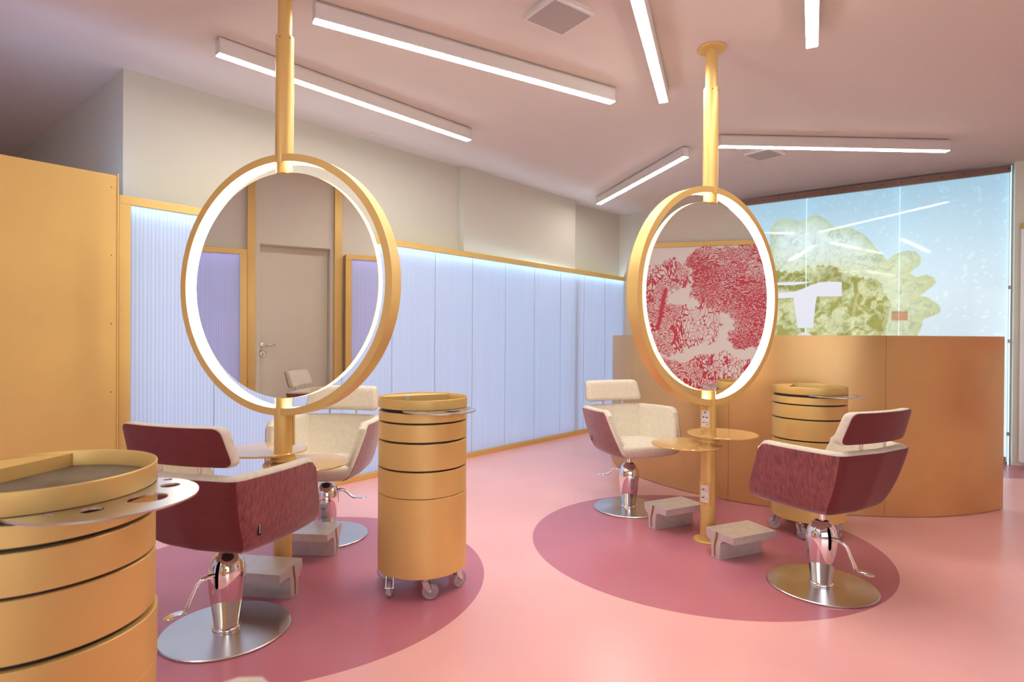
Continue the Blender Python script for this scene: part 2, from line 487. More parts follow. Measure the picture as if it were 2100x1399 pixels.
# tall gold cladding panel at the left edge, in front of the partition
ang = math.atan2(PB[1] - PA[1], PB[0] - PA[0])
d = (math.cos(ang), math.sin(ang)); nrm = (d[1], -d[0])
g = thing('gold_panel', 'tall flat gold cladding panel with a column of screws, left edge of the room', 'panel', (PA[0] + nrm[0] * 0.04 - d[0] * 0.022, PA[1] + nrm[1] * 0.04 - d[1] * 0.022, 0), ang)
box('sheet', (-0.33, 0.006, 2.158 / 2), (0.66, 0.012, 2.158), 'gold', g, bevel=0.001)
box('edge_strip', (0.004, 0.02, 2.168 / 2), (0.008, 0.05, 2.168), 'gold', g, bevel=0.001)
box('side_return', (-0.33, 0.03, 2.158 / 2), (0.64, 0.03, 2.15), 'gold', g)
box('light_tube', (-0.33, 0.075, 2.10), (0.56, 0.03, 0.02), 'blue_fill', g)  # hidden tube added to tint the recess wall and ceiling blue
for z in (2.083, 1.677, 1.270, 0.862, 0.45):
    bm = bmesh.new()
    gg = bmesh.ops.create_cone(bm, cap_ends=True, segments=14, radius1=0.0045, radius2=0.0035, depth=0.003)
    bmesh.ops.transform(bm, matrix=Matrix.Translation((-0.028, -0.001, z)) @ Matrix.Rotation(R(90), 4, 'X'), verts=gg['verts'])
    from_bm('screw', bm, 'rail', g)

# ------------------------------------------------------------------ ceiling lamps
def lamp_bar(label, p0, p1, group='white linear ceiling lamps'):
    Lg = math.hypot(p1[0] - p0[0], p1[1] - p0[1])
    root = thing('linear_ceiling_lamp', label, 'ceiling lamp', ((p0[0] + p1[0]) / 2, (p0[1] + p1[1]) / 2, CEIL), math.atan2(p1[1] - p0[1], p1[0] - p0[0]), group)
    W, Hh = 0.062, 0.092
    bm = bmesh.new()
    add_box(bm, (0, 0, -0.006 - 0.004), (Lg, W, 0.008))
    add_box(bm, (0, W / 2 - 0.002, -0.006 - Hh / 2), (Lg, 0.004, Hh - 0.004))
    add_box(bm, (0, -W / 2 + 0.002, -0.006 - Hh / 2), (Lg, 0.004, Hh - 0.004))
    for s in (-1, 1): add_box(bm, (s * (Lg / 2 - 0.0015), 0, -0.006 - Hh / 2), (0.003, W, Hh - 0.004))
    from_bm('housing', bm, 'lamp_body', root)
    box('mounting_strip', (0, 0, -0.004), (Lg - 0.06, W * 0.6, 0.008), 'black', root)
    box('diffuser', (0, 0, -0.006 - Hh + 0.003), (Lg - 0.006, W - 0.008, 0.010), 'lamp', root)
    return root

def ext(p, ang, Lg=1.99):
    return (p[0] + Lg * math.cos(R(ang)), p[1] + Lg * math.sin(R(ang)))
lamp_bar('long linear lamp at upper centre, nearest the left mirror pole', (-1.036, 2.999), (0.688, 4.017))
lamp_bar('linear lamp passing behind the left mirror pole near the left wall', (-1.718, 3.363), (-0.367, 4.803))
lamp_bar('linear lamp cut by the top edge between the two mirrors', (1.036, 4.005), ext((1.036, 4.005), 249.8))
lamp_bar('linear lamp cut by the top edge right of the right mirror pole', (1.664, 3.239), ext((1.664, 3.239), 242.6))
lamp_bar('short-looking slanted lamp left of the right mirror top', (1.548, 5.193), (1.044, 7.046))
lamp_bar('nearly level lamp from the right pole towards the glass screen', (1.741, 4.914), (3.746, 4.998))
lamp_bar('added unseen linear lamp behind the viewer on the left', (-2.75, 1.55), ext((-2.75, 1.55), 292))  # extra lamp added out of view to brighten the left wall
lamp_bar('added unseen linear lamp behind the viewer close to the grey door', (-1.9, 0.2), ext((-1.9, 0.2), 250))  # second out-of-view lamp, added to light the door wall

# ceiling loudspeakers and hatches
def speaker(label, c, ang, w_, d_):
    root = thing('ceiling_speaker', label, 'speaker', (c[0], c[1], CEIL), ang, 'square ceiling speakers')
    bm = bmesh.new()
    hw, hd = w_ / 2, d_ / 2
    loops = []
    for (k, z) in ((0.90, 0), (0.90, -0.012), (1.0, -0.028), (1.0, -0.040), (0.985, -0.043), (0.90, -0.043), (0.89, -0.040)):
        loops.append([bm.verts.new((sx * hw * k, sy * hd * k, z)) for sx, sy in ((-1, -1), (1, -1), (1, 1), (-1, 1))])
    for a, b_ in zip(loops[:-1], loops[1:]):
        for k in range(4): bm.faces.new((a[k], a[(k + 1) % 4], b_[(k + 1) % 4], b_[k]))
    bm.faces.new(loops[0]); bm.faces.new(loops[-1][::-1])
    from_bm('casing', bm, 'lamp_body', root)
    box('grille', (0, 0, -0.0415), (w_ * 0.885, d_ * 0.885, 0.003), 'grille', root)
speaker('larger-looking square speaker at the top edge, left of the middle lamps', (0.235, 3.06), R(36), 0.275, 0.255)
speaker('small square speaker under the level lamp near the glass screen', (2.30, 5.31), R(38), 0.27, 0.25)
for k, (x, y, s) in enumerate(((-1.17, 5.02, 0.20), (2.25, 5.72, 0.14))):
    h = box('access_hatch', (x, y, CEIL - 0.0015), (s, s, 0.003), 'ceiling', rz=R(40))
    tag(h, ('flush square hatch in the ceiling above the left wall', 'flush square hatch in the ceiling beside the small speaker')[k], 'hatch', 'ceiling hatches')

# ------------------------------------------------------------------ mirror stations
def ringstrip(bm, R0, R1, y0, y1, n=128, ov=0.0):
    """closed hoop of rectangular section around local Y axis"""
    rings = []
    for (r, y) in ((R0, y0), (R1, y0), (R1, y1), (R0, y1)):
        rings.append([bm.verts.new((r * math.cos(2 * math.pi * k / n), y, r * math.sin(2 * math.pi * k / n))) for k in range(n)])
    for i in range(4):
        a, b_ = rings[i], rings[(i + 1) % 4]
        for k in range(n): bm.faces.new((a[k], a[(k + 1) % n], b_[(k + 1) % n], b_[k]))

def mirror_station(label, x, y, phi, shelves, plate_az, lower_plate, zc=1.453):
    """phi: direction the front mirror faces"""
    root = thing('mirror_station', label, 'mirror stand', (x, y, 0), 0, 'round lit mirror stands')
    Rm, Ri, hd, rd, ht = 0.644, 0.608, 0.040, 0.5585, 0.016
    lathe('floor_flange', [(0.050, 0), (0.082, 0.0), (0.082, 0.008), (0.079, 0.011), (0.050, 0.012)], 'gold', root, n=56)
    lathe('lower_pole', disc_prof(0.0435, 0.010, zc - Ri + 0.002, 0.001), 'gold', root, n=48)
    lathe('upper_pole', disc_prof(0.0435, zc + Ri - 0.002, 2.69, 0.001), 'gold', root, n=48)
    lathe('inner_pole', disc_prof(0.0335, 2.67, CEIL - 0.01, 0.001), 'gold', root, n=40)
    fl = lathe('ceiling_flange', disc_prof(0.082, CEIL - 0.013, CEIL, 0.002), 'gold', root, n=56)
    for k in range(4):
        lathe('flange_screw', disc_prof(0.006, CEIL - 0.0155, CEIL - 0.012, 0.001), 'gold', fl, n=10, c=(0.062 * math.cos(R(40 + 90 * k)), 0.062 * math.sin(R(40 + 90 * k)), 0))
    for a in (-100, -40):
        bm = bmesh.new()
        gg = bmesh.ops.create_cone(bm, cap_ends=True, segments=10, radius1=0.003, radius2=0.003, depth=0.003)
        bmesh.ops.transform(bm, matrix=Matrix.Translation((0.0435 * math.cos(R(a)), 0.0435 * math.sin(R(a)), 2.672)) @ Matrix.Rotation(R(a), 4, 'Z') @ Matrix.Rotation(R(90), 4, 'Y'), verts=gg['verts'])
        from_bm('grub_screw', bm, 'black', root)
    hub = phi + math.pi / 2          # rotates local -Y to phi
    # hoop
    bm = bmesh.new(); ringstrip(bm, Rm - 0.004, Rm, -hd, hd)
    ringstrip(bm, Ri, Rm - 0.004, -hd, -hd + 0.003); ringstrip(bm, Ri, Rm - 0.004, hd - 0.003, hd)
    hoop = from_bm('hoop', bm, 'gold', root, smooth=True, auto=30)
    hoop.location = (0, 0, zc); hoop.rotation_euler = (0, 0, hub)
    bm = bmesh.new(); ringstrip(bm, Ri + 0.002, Ri + 0.008, -hd + 0.004, hd - 0.004)
    dif = from_bm('light_diffuser', bm, 'ring', root, smooth=True, auto=30)
    dif.location = (0, 0, zc); dif.rotation_euler = (0, 0, hub)
    for s, nm in ((1, 'top_bracket'), (-1, 'bottom_bracket')):
        lathe(nm, disc_prof(0.040, zc + s * (rd + Ri) / 2 - (Ri - rd) / 2 - 0.004, zc + s * (rd + Ri) / 2 + (Ri - rd) / 2 + 0.001, 0.001), 'gold', root, n=40)
    # double-sided mirror disc
    bm = bmesh.new()
    ringstrip(bm, rd - 0.01, rd, -ht, ht)
    o = from_bm('disc_edge', bm, 'disc_edge', root, smooth=True, auto=30)
    o.location = (0, 0, zc); o.rotation_euler = (0, 0, hub)
    for s, nm in ((-1, 'mirror_glass'), (1, 'mirror_glass')):
        bm = bmesh.new()
        n = 128
        a = [bm.verts.new(((rd - 0.001) * math.cos(2 * math.pi * k / n), s * (ht + 0.0015), (rd - 0.001) * math.sin(2 * math.pi * k / n))) for k in range(n)]
        b_ = [bm.verts.new(((rd - 0.001) * math.cos(2 * math.pi * k / n), s * (ht - 0.004), (rd - 0.001) * math.sin(2 * math.pi * k / n))) for k in range(n)]
        for k in range(n): bm.faces.new((a[k], a[(k + 1) % n], b_[(k + 1) % n], b_[k]))
        bm.faces.new(a); bm.faces.new(b_)
        o = from_bm(nm, bm, 'mirror', root)
        o.location = (0, 0, zc); o.rotation_euler = (0, 0, hub)
    # shelves
    for k, (dx, dy, z) in enumerate(shelves):
        lathe('round_shelf', disc_prof(0.204, z - 0.009, z, 0.002), 'gold_gloss', root, n=80, c=(dx, dy, 0))
        lathe('shelf_collar', disc_prof(0.054, z - 0.028, z - 0.009, 0.001), 'gold', root, n=40)
    lathe('middle_collar', disc_prof(0.058, shelves[0][2] - 0.040, shelves[0][2] - 0.026, 0.001), 'gold', root, n=40)
    # socket plates
    def plate(az, z0, z1, kinds):
        P = bpy.data.objects.new('socket_plate', None)
        Tm = Matrix.Rotation(R(az) + math.pi / 2, 4, 'Z')
        bm = bmesh.new()
        add_box(bm, (0, 0, 0), (1, 1, 1), mtx=Tm @ Matrix.Translation((0, -0.0385, (z0 + z1) / 2)) @ Matrix.Diagonal((0.064, 0.012, z1 - z0, 1)))
        pl = from_bm('socket_plate', bm, 'gold', root)
        def bit(nm, x, z, sx, sz, m, par, yy=-0.046, dpt=0.005):
            bm = bmesh.new()
            add_box(bm, (0, 0, 0), (1, 1, 1), mtx=Tm @ Matrix.Translation((x, yy, z)) @ Matrix.Diagonal((sx, dpt, sz, 1)))
            return from_bm(nm, bm, m, par)
        zc_ = (z0 + z1) / 2
        ins = bit('socket_insert', 0, zc_, 0.046, 0.098, 'white', pl)
        bpy.data.objects.remove(P)
        for (x, z, sx, sz, kind) in kinds:
            if kind == 'round':
                bm = bmesh.new()
                n = 28
                gg = bmesh.ops.create_cone(bm, cap_ends=True, segments=n, radius1=0.0185, radius2=0.0175, depth=0.002)
                bmesh.ops.transform(bm, matrix=Tm @ Matrix.Translation((x, -0.0492, zc_ + z)) @ Matrix.Rotation(R(90), 4, 'X'), verts=gg['verts'])
                from_bm('socket_ring', bm, 'cream_piping', pl)
            else:
                bit('socket_hole', x, zc_ + z, sx, sz, 'black', pl, -0.0500, 0.0022)
        for z in (z0 + 0.010, z1 - 0.010):
            bit('plate_screw', 0, z, 0.005, 0.005, 'rail', pl, -0.0450, 0.001)
    plate(plate_az, 0.655, 0.805, [(0, 0.038, 0.010, 0.005, 'h'), (-0.011, 0.010, 0.007, 0.007, 'h'), (0.011, 0.008, 0.007, 0.007, 'h'), (0.0, 0.009, 0.003, 0.003, 'h'), (-0.002, -0.025, 0, 0, 'round'), (-0.009, -0.022, 0.018, 0.003, 'h'), (0.014, -0.022, 0.006, 0.004, 'h'), (0.014, -0.034, 0.006, 0.004, 'h')])
    if lower_plate:
        plate(plate_az, 0.215, 0.358, [(-0.001, 0.024, 0, 0, 'round'), (-0.001, -0.024, 0, 0, 'round'), (-0.008, 0.026, 0.015, 0.005, 'h'), (-0.008, -0.022, 0.015, 0.005, 'h'), (0.016, 0.018, 0.004, 0.004, 'h'), (0.016, -0.030, 0.004, 0.004, 'h')])
    return root

mirror_station('left lit round mirror on a gold pole, reflecting the grey door', -1.140, 2.890, R(-109.7), [(-0.12, 0.08, 0.622), (0.118, 0.0, 0.574)], 60, True)
mirror_station('right lit round mirror on a gold pole, reflecting the pink tree mural', 1.175, 3.450, R(-56.3), [(0.105, 0.055, 0.631), (-0.125, 0.02, 0.574)], -131, True)

# ------------------------------------------------------------------ salon chair
def lerp(a, b_, t): return a + (b_ - a) * t
def interp(tab, v):
    for k in range(len(tab) - 1):
        v0, v1 = tab[k][0], tab[k + 1][0]
        if v <= v1 + 1e-9:
            t = (v - v0) / (v1 - v0)
            def slope(j, c):
                a = tab[max(j - 1, 0)]; b_ = tab[min(j + 1, len(tab) - 1)]
                return (b_[c] - a[c]) / (b_[0] - a[0]) * (v1 - v0)
            out = []
            for c in range(1, len(tab[0])):
                p0, p1, m0, m1 = tab[k][c], tab[k + 1][c], slope(k, c), slope(k + 1, c)
                out.append((2*t**3 - 3*t**2 + 1)*p0 + (t**3 - 2*t**2 + t)*m0 + (-2*t**3 + 3*t**2)*p1 + (t**3 - t**2)*m1)
            return out
    return list(tab[-1][1:])
ZB, ZT = 0.395, 0.708
TF = [(0, .195, .205), (.08, .232, .224), (.2, .252, .222), (.4, .269, .203), (.65, .286, .172), (1, .306, .132)]
TC = [(0, .185, -.135), (.08, .215, -.165), (.2, .232, -.185), (.4, .243, -.212), (.65, .254, -.236), (1, .268, -.262)]
TB = [(0, 0, -.150), (.08, 0, -.186), (.2, 0, -.208), (.4, 0, -.232), (.65, 0, -.256), (1, 0, -.286)]
def plan(v, N=(16, 8, 10)):
    F = Vector(interp(TF, v)); K = Vector(interp(TC, v)); B = Vector(interp(TB, v))
    rad = 0.055
    a = K + (F - K).normalized() * rad; c = K + (B - K).normalized() * rad
    pts = []
    for i in range(N[0]):
        t = i / N[0]
        p = F.lerp(a, t)
        nrm_ = (a - F).normalized()
        nrm_ = Vector((-nrm_.y, nrm_.x))
        pts.append(p + nrm_ * 0.012 * math.sin(math.pi * t))
    for i in range(N[1]):
        t = i / N[1]
        pts.append(a.lerp(K, t).lerp(K.lerp(c, t), t))
    for i in range(N[2] + 1):
        t = i / N[2]
        p = c.lerp(B, t)
        pts.append(p)
    right = pts
    left = [Vector((-p.x, p.y)) for p in pts[:-1]][::-1]
    return right + left          # right front -> back -> left front
NP = len(plan(0.5))
VS = [0, .03, .08, .14, .22, .32, .44, .56, .68, .8, .9, .97]
def outer_grid(off=0.0, vs=VS):
    G = []
    for v in vs:
        pl = plan(v); row = []
        for i, p in enumerate(pl):
            a = pl[max(i - 1, 0)]; b_ = pl[min(i + 1, NP - 1)]
            t = (b_ - a).normalized(); n = Vector((-t.y, t.x))      # outward? fixed below
            if n.dot(p - Vector((0, 0))) < 0: n = -n
            row.append((p, n))
        G.append(row)
    return G
def ztop(i):
    pl = plan(1.0)
    s = sum((pl[k + 1] - pl[k]).length for k in range(0, min(i, NP - 1 - i)))
    r = 0.05
    if s < r: return ZT + 0.006 - 0.030 * (1 - math.sqrt(max(0, 1 - (1 - s / r) ** 2)))
    return ZT + 0.006 * max(0, 1 - s / 0.4)

def build_shell_body(root):
    bm = bmesh.new()
    G = outer_grid()
    th = 0.052
    secs = []
    for i in range(NP):
        zt = ztop(i)
        sec = []
        for k, v in enumerate(VS):
            p, n = G[k][i]
            z = ZB + (zt - 0.016 - ZB) * v
            sec.append((p, n, 0.0, z))
        p, n = G[-1][i]
        for a in (30, 60, 90, 120, 150):
            sec.append((p, n, th * (1 - math.cos(R(a))) / 2, zt - 0.016 + 0.016 * math.sin(R(a))))
        for k, v in reversed(list(enumerate(VS))):
            p, n = G[k][i]
            z = ZB + (zt - 0.016 - ZB) * v
            sec.append((p, n, th + 0.02 * (1 - v) ** 2, z))
        secs.append(sec)
    rows = []
    def pos(e, shift=Vector((0, 0)), kk=1.0, dz=0.0):
        p, n, o, z = e
        o2 = th / 2 + (o - th / 2) * kk
        q = p - n * o2 + shift
        return (q.x, q.y, z - dz if z > ZT - 0.06 else z)
    def cap(i, j, sign):
        """rounded front of the arm"""
        out = []
        for a in (90, 65, 40, 20):
            kk = math.sin(R(a)) if a < 90 else 1
            e = 0.011 * math.cos(R(a))
            row = []
            for k, el in enumerate(secs[i]):
                p, n, o, z = el
                p2 = secs[j][k][0]
                t = (p - p2); t = t.normalized() if t.length > 1e-6 else Vector((0, 1))
                row.append(bm.verts.new(pos(el, t * e, max(kk, 0.35), 0.010 * (1 - kk))))
            out.append(row)
        return out
    c0 = cap(0, 1, 1)[::-1]
    c1 = cap(NP - 1, NP - 2, 1)
    rows = c0 + [[bm.verts.new(pos(el)) for el in secs[i]] for i in range(1, NP - 1)] + c1
    ns = len(secs[0])
    for a, b_ in zip(rows[:-1], rows[1:]):
        for k in range(ns):
            try: bm.faces.new((a[k], a[(k + 1) % ns], b_[(k + 1) % ns], b_[k]))
            except ValueError: pass
    bm.faces.new(rows[0]); bm.faces.new(rows[-1][::-1])
    return from_bm('upholstered_shell', bm, 'cream', root, smooth=True)

def build_cover(name, i0, i1, m, root):
    """maroon outer cover between path indices"""
    vs = [0, .02, .05, .09, .14, .2, .28, .37, .47, .57, .67, .77, .87, .95, 1.0]
    G = outer_grid(vs=vs)
    Pt = [[Vector((G[k][i][0].x, G[k][i][0].y, ZB + (ztop(i) - 0.016 - ZB) * v)) for i in range(NP)] for k, v in enumerate(vs)]
    K = len(vs)
    bm = bmesh.new()
    lay = []
    n_i = i1 - i0 + 1
    for lo in (0.0045, -0.004):
        grid = []
        for k in range(K):
            row = []
            for i in range(i0, i1 + 1):
                du = Pt[k][min(i + 1, NP - 1)] - Pt[k][max(i - 1, 0)]
                dv = Pt[min(k + 1, K - 1)][i] - Pt[max(k - 1, 0)][i]
                n = du.cross(dv).normalized()
                if n.dot(Vector((G[k][i][1].x, G[k][i][1].y, -0.5))) < 0: n = -n
                edge = 0.3 if (k in (0, K - 1) or i in (i0, i1)) else 1.0
                q = Pt[k][i] + n * (lo * edge if lo > 0 else lo)
                if lo > 0 and i in (0, NP - 1): q = q + (Pt[k][i] - Pt[k][1 if i == 0 else NP - 2]).normalized() * 0.006
                row.append(bm.verts.new(q))
            grid.append(row)
        lay.append(grid)
    for g_ in lay:
        for a, b_ in zip(g_[:-1], g_[1:]):
            for k in range(n_i - 1): bm.faces.new((a[k], a[k + 1], b_[k + 1], b_[k]))
    A, B = lay
    for k in range(n_i - 1):
        for r in (0, K - 1): bm.faces.new((A[r][k], A[r][k + 1], B[r][k + 1], B[r][k]))
    for k in range(K - 1):
        for c_ in (0, n_i - 1): bm.faces.new((A[k][c_], A[k + 1][c_], B[k + 1][c_], B[k][c_]))
    return from_bm(name, bm, m, root, smooth=True, auto=60)

def pillow(name, outline, layers, m, root, curve=None, rings=(0.66, 0.33, 0.0), auto=None):
    """outline: 2D pts (x,z); layers: [(y, inset)] ; closed cushion"""
    n = len(outline)
    cx = sum(p[0] for p in outline) / n; cz = sum(p[1] for p in outline) / n
    hx = max(abs(p[0] - cx) for p in outline); hz = max(abs(p[1] - cz) for p in outline)
    bm = bmesh.new()
    def P(p, y, ins, k=1.0):
        x = cx + (p[0] - cx) * (1 - ins / hx) * k; z = cz + (p[1] - cz) * (1 - ins / hz) * k
        v = (x, y, z)
        return bm.verts.new(curve(v) if curve else v)
    loops = [[P(p, y, ins) for p in outline] for (y, ins) in layers]
    for a, b_ in zip(loops[:-1], loops[1:]):
        for k in range(n): bm.faces.new((a[k], a[(k + 1) % n], b_[(k + 1) % n], b_[k]))
    for lp, (y, ins), dy in ((loops[0], layers[0], -0.0), (loops[-1], layers[-1], 0.0)):
        prev = lp
        for kk in rings:
            if kk == 0.0:
                c_ = P((cx, cz), y, 0)
                for k in range(n): bm.faces.new((prev[k], prev[(k + 1) % n], c_))
            else:
                cur = [P(p, y, ins, kk) for p in outline]
                for k in range(n): bm.faces.new((prev[k], prev[(k + 1) % n], cur[(k + 1) % n], cur[k]))
                prev = cur
    return from_bm(name, bm, m, root, smooth=True, auto=auto)

def rounded_poly(pts, rad, n=6):
    out = []
    N = len(pts)
    for i in range(N):
        p = Vector(pts[i]); a = Vector(pts[i - 1]); b_ = Vector(pts[(i + 1) % N])
        r = rad[i] if isinstance(rad, (list, tuple)) else rad
        s = p + (a - p).normalized() * r; e = p + (b_ - p).normalized() * r
        for k in range(n + 1):
            t = k / n
            q = s.lerp(p, t).lerp(p.lerp(e, t), t)
            out.append((q.x, q.y))
    return out
def densify(o, m):
    out = []
    for i in range(len(o)):
        a = o[i]; b_ = o[(i + 1) % len(o)]
        L_ = math.hypot(a[0] - b_[0], a[1] - b_[1]); k = max(1, int(L_ / m))
        for j in range(k): out.append((lerp(a[0], b_[0], j / k), lerp(a[1], b_[1], j / k)))
    return out

def salon_chair(label, x, y, yaw, base_xy, lever_az, lever_up=False, raise_=0.0, slot_az=None):
    """yaw: direction the chair faces; local +Y is forward"""
    rot = R(yaw - 90)
    root = thing('salon_chair', label, 'chair', (base_xy[0], base_xy[1], 0), rot, 'maroon and cream salon chairs')
    off = Matrix.Rotation(-rot, 3, 'Z') @ Vector((x - base_xy[0], y - base_xy[1], 0))
    up = raise_
    parts = []
    parts.append(build_shell_body(root))
    iC = 16 + 4
    parts.append(build_cover('side_panel', 0, iC, 'maroon_side_lit', root))
    parts.append(build_cover('back_panel', iC, NP - 1 - iC, 'maroon_back', root))
    parts.append(build_cover('side_panel', NP - 1 - iC, NP - 1, 'maroon_side_lit', root))
    # seat cushion
    pts = []
    n = 30
    for k in range(n + 1):                                   # rounded nose
        a = math.pi * k / n
        ca, sa = math.cos(a), math.sin(a)
        pts.append((0.246 * (abs(ca) ** 0.75) * (1 if ca > 0 else -1), 0.165 + 0.128 * (abs(sa) ** 0.8)))
    pts += [(-0.222, 0.10), (-0.205, 0.0), (-0.19, -0.14), (-0.10, -0.17), (0.10, -0.17), (0.19, -0.14), (0.205, 0.0), (0.222, 0.10)]
    pts = densify(pts, 0.03)
    bm = bmesh.new()
    cx_, cy_ = 0.0, 0.03
    lv = [(0.394, 0.70), (0.395, 0.82), (0.402, 0.90), (0.418, 0.955), (0.44, 0.99), (0.455, 1.0), (0.468, 0.992), (0.479, 0.972), (0.484, 0.93), (0.486, 0.7), (0.482, 0.4), (0.480, 0.15)]
    rows = []
    for (z, k) in lv:
        row = []
        for p in pts:
            dz = -0.012 * max(0, (0.0 - p[1] * k) / 0.2) if z > 0.46 else 0
            row.append(bm.verts.new((cx_ + (p[0] - cx_) * k, cy_ + (p[1] - cy_) * k, z + dz)))
        rows.append(row)
    N = len(pts)
    for a, b_ in zip(rows[:-1], rows[1:]):
        for k in range(N): bm.faces.new((a[k], a[(k + 1) % N], b_[(k + 1) % N], b_[k]))
    bm.faces.new(rows[0][::-1]); bm.faces.new(rows[-1])
    parts.append(from_bm('seat_cushion', bm, 'cream', root, smooth=True))
    # underside pan
    o = lathe('seat_mount', [(0.03, 0.345), (0.055, 0.352), (0.075, 0.380), (0.075, 0.39)], 'black', root, n=28)
    parts.append(o)
    # headrest
    lo_, hi_ = 0.735, 0.885
    out = densify(rounded_poly([(-0.238, lo_), (0.238, lo_), (0.220, hi_), (-0.220, hi_)], [0.035, 0.035, 0.03, 0.03]), 0.03)
    def crv(v):
        xx, yy, zz = v
        t = (zz - lo_) / (hi_ - lo_)
        return (xx, -0.268 + yy - 0.045 * t + 0.030 * (xx / 0.23) ** 2, zz)
    head = pillow('headrest', out, [(0.0, 0.004), (0.008, 0.0), (0.030, 0.0), (0.042, 0.003), (0.050, 0.012), (0.053, 0.026)], 'cream', root, crv, rings=(0.8, 0.6, 0.4, 0.2, 0.0))
    pillow('headrest_cover', out, [(-0.006, 0.010), (-0.0045, 0.004), (0.003, 0.0035), (0.004, 0.006)], 'maroon_back', head, crv, rings=(0.8, 0.6, 0.4, 0.2, 0.0), auto=50)
    parts.append(head)
    for s in (-1, 1):
        bm = bmesh.new(); add_tube(bm, [(s * 0.088, -0.238, 0.69), (s * 0.088, -0.240, 0.745)], 0.0075, 14)
        parts.append(from_bm('headrest_pin', bm, 'chrome', root, smooth=True, auto=40))
    # tag sewn on the right side behind the seam
    pl = plan(0.34)
    q = pl[15]; a = pl[14]; t = (pl[16] - a).normalized(); n_ = Vector((-t.y, t.x))
    if n_.dot(q) < 0: n_ = -n_
    pc = q + n_ * 0.006
    tang = math.atan2(t.y, t.x)
    tb = box('sewn_tag', (pc.x, pc.y, 0.497), (0.013, 0.003, 0.056), 'black', root, rz=tang)
    bm = bmesh.new()
    pq = q + n_ * 0.0078
    for k in range(11):
        add_box(bm, (pq.x, pq.y, 0.519 - 0.0041 * k), (0.0042, 0.0006, 0.0022), tang)
    from_bm('tag_lettering', bm, 'white_tag', tb)
    parts.append(tb)
    for o in parts:
        o.location = (off.x, off.y, up)
    # shaft, pump, base
    lathe('lift_shaft', disc_prof(0.0145, 0.29, 0.352 + up, 0.001), 'chrome', root, n=24)
    prof = [(0.046, 0.008), (0.052, 0.010), (0.054, 0.015), (0.052, 0.020), (0.047, 0.023), (0.0475, 0.03), (0.053, 0.07), (0.0605, 0.12), (0.0665, 0.17), (0.0700, 0.21), (0.0705, 0.235), (0.0685, 0.258), (0.063, 0.280), (0.054, 0.298), (0.042, 0.312), (0.036, 0.316), (0.034, 0.321), (0.028, 0.323)]
    pump = lathe('hydraulic_pump', prof, 'chrome', root, n=64, auto=50)
    bt = R(lever_az) - rot
    ba = bt if slot_az is None else R(slot_az) - rot
    # slot
    bm = bmesh.new()
    def pump_r(z):
        pr = prof
        for (r0, z0), (r1, z1) in zip(pr[:-1], pr[1:]):
            if z0 <= z <= z1: return lerp(r0, r1, (z - z0) / (z1 - z0))
        return 0.03
    rows = []
    for k in range(13):
        z = 0.195 + 0.105 * k / 12
        wdt = 0.0065 if 0 < k < 12 else 0.002
        rr = pump_r(z) + 0.0012
        da = wdt / rr
        rows.append([bm.verts.new((rr * math.cos(ba + s * da), rr * math.sin(ba + s * da), z)) for s in (-1, 0, 1)])
    for a_, b_ in zip(rows[:-1], rows[1:]):
        for k in range(2): bm.faces.new((a_[k], a_[k + 1], b_[k + 1], b_[k]))
    bmesh.ops.solidify(bm, geom=list(bm.faces), thickness=0.002)
    from_bm('lever_slot', bm, 'slot', pump)
    # lever
    c_, s_ = math.cos(ba), math.sin(ba)
    if lever_up:
        path = [(0.055, 0.268), (0.082, 0.274), (0.100, 0.272), (0.118, 0.258), (0.140, 0.236), (0.155, 0.226), (0.170, 0.222)]
        tip = (0.200, 0.222)
    else:
        path = [(0.055, 0.248), (0.078, 0.252), (0.095, 0.246), (0.110, 0.228), (0.124, 0.190), (0.140, 0.155), (0.150, 0.134), (0.156, 0.123)]
        tip = (0.188, 0.115)
    bm = bmesh.new()
    p0 = Vector((path[0][0] * c_, path[0][0] * s_)); p1 = Vector((tip[0] * math.cos(bt), tip[0] * math.sin(bt)))
    pts3 = []
    for r, z in path:
        t = (r - path[0][0]) / (tip[0] - path[0][0])
        q = p0.lerp(p1, t) + Vector((c_, s_)) * 0.030 * math.sin(math.pi * min(1, t * 1.3)) * (0 if slot_az is None else 1)
        pts3.append((q.x, q.y, z))
    add_tube(bm, pts3, [0.010, 0.0095, 0.009, 0.008, 0.0075, 0.0085, 0.010, 0.009][:len(path)], 14)
    gg = bmesh.ops.create_uvsphere(bm, u_segments=20, v_segments=12, radius=1.0)
    bmesh.ops.transform(bm, matrix=Matrix.Translation((tip[0] * math.cos(bt), tip[0] * math.sin(bt), tip[1])) @ Matrix.Rotation(bt, 4, 'Z') @ Matrix.Rotation(R(8 if not lever_up else 2), 4, 'Y') @ Matrix.Diagonal((0.040, 0.026, 0.0055, 1)), verts=gg['verts'])
    from_bm('foot_lever', bm, 'chrome', root, smooth=True)
    lathe('base_plate', [(0.243, 0.0), (0.2462, 0.002), (0.2462, 0.006), (0.243, 0.009), (0.12, 0.0105), (0.03, 0.0115)], 'steel', root, n=112, auto=25)
    return root

